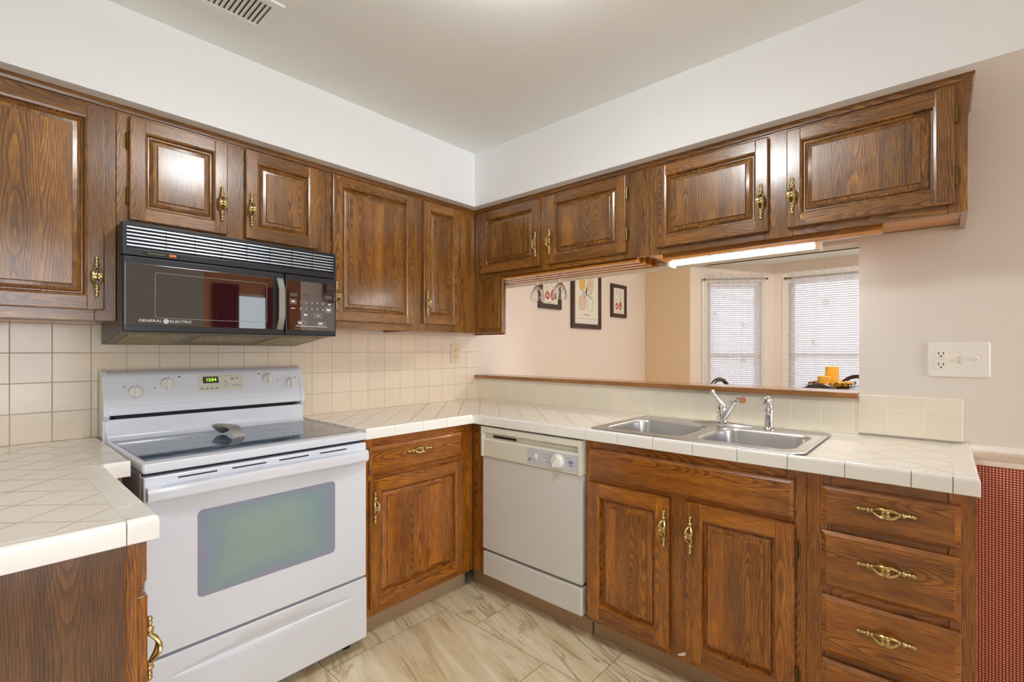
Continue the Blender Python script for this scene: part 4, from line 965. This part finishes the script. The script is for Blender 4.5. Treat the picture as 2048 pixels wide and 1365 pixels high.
def large_print(pp):
    blob(pp, -0.070, 0.098, 0.052, 0.072, 'yellow'); blob(pp, 0.062, 0.095, 0.048, 0.070, 'pale'); blob(pp, -0.070, -0.082, 0.055, 0.068, 'pale')
    lines(pp, [ell(0.062, 0.095, 0.052, 0.074), ell(0.062, 0.10, 0.012, 0.015), ell(-0.070, -0.082, 0.057, 0.07), ell(0.06, -0.085, 0.05, 0.07)], 'print_g', 0.001)
    lines(pp, [[(-0.075, 0.02), (-0.04, 0.01), (-0.02, 0.03), (0.01, -0.01), (0.05, 0.0), (0.09, 0.02)], [(0.0, 0.06), (0.0, 0.0), (-0.03, -0.04)], [(0.03, -0.01), (0.08, -0.03)], [(-0.05, 0.0), (-0.075, -0.005)]], 'darkline', 0.0028)
    blob(pp, 0.0, 0.03, 0.012, 0.04, 'darkline', name='printed_leaf'); blob(pp, -0.03, -0.01, 0.016, 0.03, 'dw_label', name='printed_leaf')
    lines(pp, [[(-0.05, -0.19), (0.05, -0.188)]], 'print_g', 0.0035, name='printed_caption'); lines(pp, [[(-0.165, -0.225), (0.165, -0.225)]], 'print_g', 0.001, name='printed_border')
picture('small dark-framed red fruit print seen behind the hanging wine glasses', 0.842, 1.765, 0.150, 0.165, 0.040, small_print)
picture('large dark-framed print with a yellow pear, middle of the three', 1.393, 1.768, 0.242, 0.315, 0.042, large_print)
picture('small dark-framed red fruit print, nearest the tan wall', 1.980, 1.752, 0.150, 0.165, 0.036, small_print)

# ------------------------------------------------------------------ bay windows, blinds, curtains
def window(n, A, ang, s0, s1, z0, z1, label):
    t = thing('window_%d' % n, label, 'window', A, ang); t['kind'] = 'structure'
    bm = bmesh.new(); f = 0.045
    for b in ((s0, s1, z0, z0+f), (s0, s1, z1-f, z1), (s0, s0+f, z0, z1), (s1-f, s1, z0, z1), (s0, s1, (z0+z1)/2-0.02, (z0+z1)/2+0.02)): box(bm, b[0], b[1], 0.040, 0.085, b[2], b[3], 0.003)
    for b in ((s0-0.055, s0, z0-0.06, z1+0.06), (s1, s1+0.055, z0-0.06, z1+0.06), (s0, s1, z1, z1+0.06), (s0, s1, z0-0.06, z0)): box(bm, b[0], b[1], -0.016, 0.0, b[2], b[3], 0.004)
    finish('window_frame', bm, 'trim_white', t)
    bm = bmesh.new(); box(bm, s0+f, s1-f, 0.060, 0.064, z0+f, z1-f); finish('pane', bm, 'pane', t); return t
def blind(A, ang, s0, s1, z0, z1, label, tilt=0.92):
    t = thing('window_blind', label, 'blind', A, ang, 'white slatted window blinds')
    bm = bmesh.new(); z = z0
    while z < z1-0.03:
        c, s = 0.0115*math.cos(tilt), 0.0115*math.sin(tilt)
        rings(bm, [[(x, 0.012-c, z-s), (x, 0.012, z+0.0016), (x, 0.012+c, z+s), (x, 0.012, z+0.0006)] for x in (s0, s1)]); z += 0.0215
    finish('slats', bm, 'slat', t)
    bm = bmesh.new(); box(bm, s0, s1, 0.0, 0.026, z1-0.028, z1, 0.002); finish('head_rail', bm, 'blind', t)
    bm = bmesh.new()
    for q in (0.04, 0.5, 0.93):
        x = s0+(s1-s0)*q; z = z0
        while z < z1-0.03: box(bm, x-0.008, x+0.008, 0.024, 0.026, z-0.005, z+0.006); z += 0.0215
    finish('ladder_tape', bm, 'tape', t); return t
def curtain(A, ang, s0, s1, z0, zr, label, rod, seed, folds=9):
    rnd = random.Random(seed)
    t = thing('sheer_curtain', label, 'curtain', A, ang, 'white sheer curtains in the bay')
    bm = bmesh.new(); N = 160; ph = [rnd.uniform(0, 6.28) for _ in range(4)]
    def off(k, z):
        dz = (zr-z)
        return -0.060+0.016*math.sin(2*PI*folds*0.7*k+ph[0]+1.2*math.sin(2*PI*2.3*k+ph[1]))+0.005*math.sin(2*PI*folds*2.3*k+ph[2]+dz*0.6)*(0.4+min(dz, 0.6))
    rows = [zr+0.058, zr+0.045, zr+0.028, zr+0.012, zr, zr-0.015, zr-0.04]+[zr-0.12-0.14*i for i in range(int((zr-0.12-z0)/0.14)+1)]+[z0]
    G = []
    for z in rows:
        r = []
        for i in range(N+1):
            k = i/N; x = s0+(s1-s0)*k
            y = off(k, z) if z < zr-0.02 else -0.060+(0.006*math.sin(2*PI*folds*4.2*k+ph[3]) if z > zr else 0.003*math.sin(2*PI*folds*3*k))+(0.007*math.sin(k*173+z*60) if z > zr+0.02 else 0)
            zz = z+(0.009*math.sin(k*97+ph[1]) if z > zr+0.05 else 0)
            r.append(bm.verts.new((x, y, zz)))
        G.append(r)
    for a, b in zip(G, G[1:]):
        for i in range(N): bm.faces.new((a[i], b[i], b[i+1], a[i+1]))
    finish('cloth', bm, 'sheer', t, smooth=True, ang=180)
    th = plain('embroidery_thread', srgb(222, 214, 210), 0.8)
    for _ in range(7):
        bm = bmesh.new()   # an embroidered sprig
        k = rnd.uniform(0.08, 0.92); zc = rnd.uniform(zr-0.85, zr-0.22); x = s0+(s1-s0)*k; y = off(k, zc)-0.0035
        for j in range(7):
            a = j*0.9+rnd.random(); q = 0.014+0.018*rnd.random()
            tube(bm, [(x, y, zc), (x+q*0.5*math.cos(a), y-0.001, zc+q*1.1*math.sin(a)), (x+q*math.cos(a+0.3), y, zc+q*1.7*math.sin(a+0.2))], [0.0012, 0.0032, 0.001], 5)
        finish('embroidered_sprig', bm, th, t)
    bm = bmesh.new(); tube(bm, [(rod[0], -0.052, zr+0.004), (rod[1], -0.052, zr+0.004)], 0.0055, 8)
    for x in rod:
        lathe(bm, [(0.0005, -0.012), (0.009, -0.007), (0.011, 0), (0.009, 0.007), (0.0005, 0.012)], (x, -0.052, zr+0.004), 10, axis=0)
    for x in (rod[0]+0.015, rod[1]-0.015): tube(bm, [(x, -0.052, zr+0.004), (x, -0.01, zr+0.012), (x, -0.001, zr+0.012)], 0.004, 6)
    finish('curtain_rod', bm, 'hinge', t); return t
d1 = BB-BA; a1 = math.atan2(d1.y, d1.x)
window(1, BA, a1, 0.17, 0.70, 0.45, 1.95, 'window in the angled left wall of the bay'); blind(BA, a1, 0.19, 0.68, 0.47, 1.945, 'white slatted blind in the left bay window')
curtain(BA, a1, 0.140, 0.720, 0.40, 1.975, 'white sheer curtain with ruffled top over the left bay window', (0.125, 0.738), 3, 8)
window(2, BB, 0, 0.13, 1.396, 0.45, 1.97, 'wide window in the back wall of the bay'); blind(BB, 0, 0.125, 1.38, 0.47, 1.965, 'white slatted blind in the wide bay window')
curtain(BB, 0, 0.165, 1.36, 0.40, 1.965, 'white sheer curtain with ruffled top over the wide bay window, right of the other', (0.112, 1.41), 5, 14)

# ------------------------------------------------------------------ dining table, chairs and candle dish
TB = thing('dining_table', 'dark round tall dining table under the candle dish', 'table', (1.85, 2.06, 0))
bm = bmesh.new(); lathe(bm, [(0.0005, 0.915), (0.32, 0.915), (0.34, 0.925), (0.34, 0.940), (0.33, 0.945), (0.0005, 0.945)], seg=48); finish('tabletop', bm, 'darkwood', TB)
bm = bmesh.new(); lathe(bm, [(0.0005, 0.0), (0.26, 0.0), (0.25, 0.03), (0.07, 0.06), (0.05, 0.14), (0.06, 0.5), (0.05, 0.8), (0.12, 0.915), (0.0005, 0.915)], seg=28); finish('pedestal', bm, 'darkwood', TB)
def chair(loc, rz, label):
    t = thing('dining_chair', label, 'chair', loc, rz, 'dark bow-backed dining chairs')
    bm = bmesh.new(); lathe(bm, [(0.0005, 0.60), (0.17, 0.60), (0.195, 0.61), (0.20, 0.625), (0.19, 0.637), (0.0005, 0.630)], seg=28); finish('seat', bm, 'darkwood', t)
    for sx in (-1, 1):
        for sy in (-1, 1):
            bm = bmesh.new(); tube(bm, [(sx*0.13, sy*0.13, 0.61), (sx*0.17, sy*0.17, 0.3), (sx*0.20, sy*0.20, 0.0)], [0.016, 0.019, 0.013], 10); finish('leg', bm, 'darkwood', t)
    bm = bmesh.new()
    for sx in (-1, 1): tube(bm, [(sx*0.185, -0.185, 0.2), (sx*0.185, 0.185, 0.2)], 0.010, 8)
    tube(bm, [(-0.185, 0, 0.2), (0.185, 0, 0.2)], 0.010, 8); finish('stretcher', bm, 'darkwood', t)
    bm = bmesh.new(); pts = []
    for i in range(21):
        a = PI*i/20; x = 0.19*math.cos(a); z = 0.628+0.395*max(0.0, math.sin(a))**0.75; y = 0.16+0.06*(z-0.628)/0.4-0.02*(1-abs(math.cos(a)))
        pts.append((x, y, z))
    tube(bm, pts, 0.017, 10); finish('bow', bm, 'darkwood', t)
    return t
chair((1.33, 1.53, 0), math.radians(76), 'dark bow-backed chair seen behind the faucet')
chair((1.86, 2.62, 0), math.radians(-10), 'dark bow-backed chair on the window side of the candle dish')
chair((1.86, 1.50, 0.0), math.radians(180), 'dark bow-backed chair in front of the candle dish')
chair((2.41, 1.95, 0.0), math.radians(-85), 'dark bow-backed chair on the right of the candle dish')
PL = thing('candle_dish', 'glass dish of candles and autumn leaves', 'dish', (1.81, 2.08, 0.945))
bm = bmesh.new(); lathe(bm, [(0.0005, 0.0), (0.06, 0.0), (0.07, 0.006), (0.19, 0.038), (0.192, 0.041), (0.188, 0.042), (0.07, 0.012), (0.0005, 0.009)], seg=36); finish('dish', bm, 'crystal', PL)
rnd = random.Random(4)
for nm, mt, n_ in (('leaf', 'leaf', 34), ('petal', 'amber', 30), ('berry', 'rust', 22)):
    bm = bmesh.new()
    for _ in range(n_):
        a = rnd.uniform(0, 2*PI); r = rnd.uniform(0.115, 0.165); x, y, z = r*math.cos(a), r*math.sin(a), 0.041+rnd.uniform(0, 0.012)
        if nm == 'berry': lathe(bm, [(0.0005, -0.008), (0.006, -0.005), (0.008, 0), (0.006, 0.005), (0.0005, 0.008)], (x, y, z), 8)
        else:
            b = rnd.uniform(0, 2*PI); l = rnd.uniform(0.014, 0.026); tube(bm, [(x, y, z), (x+l*0.5*math.cos(b), y+l*0.5*math.sin(b), z+0.006+0.5*l*rnd.random()), (x+l*math.cos(b), y+l*math.sin(b), z+0.004+0.8*l*rnd.random())], [0.003, 0.008, 0.001], 6, flat=0.4)
    tag(finish(nm, bm, mt, PL), kind='stuff')
def candle(x, y, r, h, label):
    t = thing('candle', label, 'candle', (x, y, 0.954), 0, 'yellow pillar candles')
    bm = bmesh.new(); lathe(bm, [(0.0005, 0.0005), (r, 0.0005), (r, h-0.004), (r-0.004, h), (r*0.7, h-0.004), (0.0005, h-0.006)], seg=28); finish('wax', bm, 'candle', t)
    bm = bmesh.new(); tube(bm, [(0, 0, h-0.008), (0.001, 0, h+0.004), (0.003, 0, h+0.010)], 0.0013, 5); finish('wick', bm, 'black', t)
candle(1.808, 2.115, 0.045, 0.172, 'tall yellow pillar candle in the glass dish')
candle(1.770, 2.030, 0.045, 0.100, 'short yellow pillar candle standing left of the tall one')
candle(1.885, 2.045, 0.045, 0.058, 'lowest yellow candle, on the right side of the dish')
LD = thing('ceiling_lamp', 'round ceiling lamp of the dining room', 'lamp', (2.05, 1.45, 2.424))  # hidden lamp, put in for the warm light on the dining walls
bm = bmesh.new(); lathe(bm, [(0.0005, -0.0005), (0.165, -0.0005), (0.165, -0.022), (0.0005, -0.026)], seg=32); finish('base', bm, 'white_plastic', LD)
bm = bmesh.new(); lathe(bm, [(0.150, -0.024), (0.148, -0.045), (0.09, -0.088), (0.0005, -0.097)], seg=32, cap=False); finish('glass_shade', bm, 'bulb', LD)

# ------------------------------------------------------------------ next room seen mirrored in the microwave door, and added light sources
WF = thing('window_3', 'window with red curtains in the next room', 'window', (6.0, 0.35, 0), PI/2*3); WF['kind'] = 'structure'
bm = bmesh.new()
for b in ((-0.40, 0.40, 0.9, 0.95), (-0.40, 0.40, 2.05, 2.1), (-0.40, -0.36, 0.95, 2.05), (0.36, 0.40, 0.95, 2.05), (-0.36, 0.36, 1.48, 1.52)): box(bm, b[0], b[1], 0.03, 0.08, b[2], b[3])
finish('window_frame', bm, 'trim_white', WF)
bm = bmesh.new(); box(bm, -0.36, 0.36, 0.05, 0.054, 0.95, 2.05); finish('pane', bm, 'pane', WF)
for s, lab in ((-1, 'burgundy curtain on one side of the window in the next room'), (1, 'burgundy curtain on the other side of the window in the next room')):
    bm = bmesh.new(); loops = []
    for i in range(41):
        k = i/40; x = s*(0.52-0.34*k); y = -0.06+0.018*math.sin(k*2*PI*5); loops.append([(x, y, 0.75), (x, y, 2.2), (x, y+0.004, 2.2), (x, y+0.004, 0.75)])
    rings(bm, loops); o = finish('burgundy_curtain', bm, 'burgundy', None); o.location = (6.0, 0.35, 0); o.rotation_euler = (0, 0, PI/2*3); tag(o, lab, 'curtain')
LF = thing('ceiling_lamp', 'round ceiling lamp of the next room', 'lamp', (4.75, 0.2, 2.424))  # lamp put in only to brighten the orange wall
bm = bmesh.new(); lathe(bm, [(0.0005, -0.0005), (0.165, -0.0005), (0.165, -0.022), (0.0005, -0.026)], seg=32); finish('base', bm, 'white_plastic', LF)
bm = bmesh.new(); lathe(bm, [(0.150, -0.024), (0.148, -0.045), (0.09, -0.088), (0.0005, -0.097)], seg=32, cap=False); finish('glass_shade', bm, 'bulb_next', LF)
W4 = thing('window_4', 'second window of the next room', 'window', (6.0, -0.90, 0), PI/2*3); W4['kind'] = 'structure'  # invented window framing the added daylight lamp outside
bm = bmesh.new()
for b in ((-0.45, 0.45, 0.9, 0.95), (-0.45, 0.45, 2.05, 2.1), (-0.45, -0.41, 0.95, 2.05), (0.41, 0.45, 0.95, 2.05), (-0.41, 0.41, 1.48, 1.52)): box(bm, b[0], b[1], 0.03, 0.08, b[2], b[3])
finish('window_frame', bm, 'trim_white', W4)
bm = bmesh.new(); box(bm, -0.41, 0.41, 0.05, 0.054, 0.95, 2.05); finish('pane', bm, 'pane', W4)
DR = thing('door_1', 'glazed patio door behind the camera', 'door', (3.5, -2.20, 0.15), PI/2*3); DR['kind'] = 'structure'  # invented door in front of the added daylight lamp
bm = bmesh.new()
for b in ((-0.50, 0.50, 0.0, 0.06), (-0.50, 0.50, 1.92, 1.98), (-0.50, -0.44, 0.06, 1.92), (0.44, 0.50, 0.06, 1.92)): box(bm, b[0], b[1], 0.03, 0.07, b[2], b[3])
finish('door_frame', bm, 'trim_white', DR)
bm = bmesh.new(); box(bm, -0.44, 0.44, 0.048, 0.052, 0.06, 1.92); finish('pane', bm, 'pane', DR)
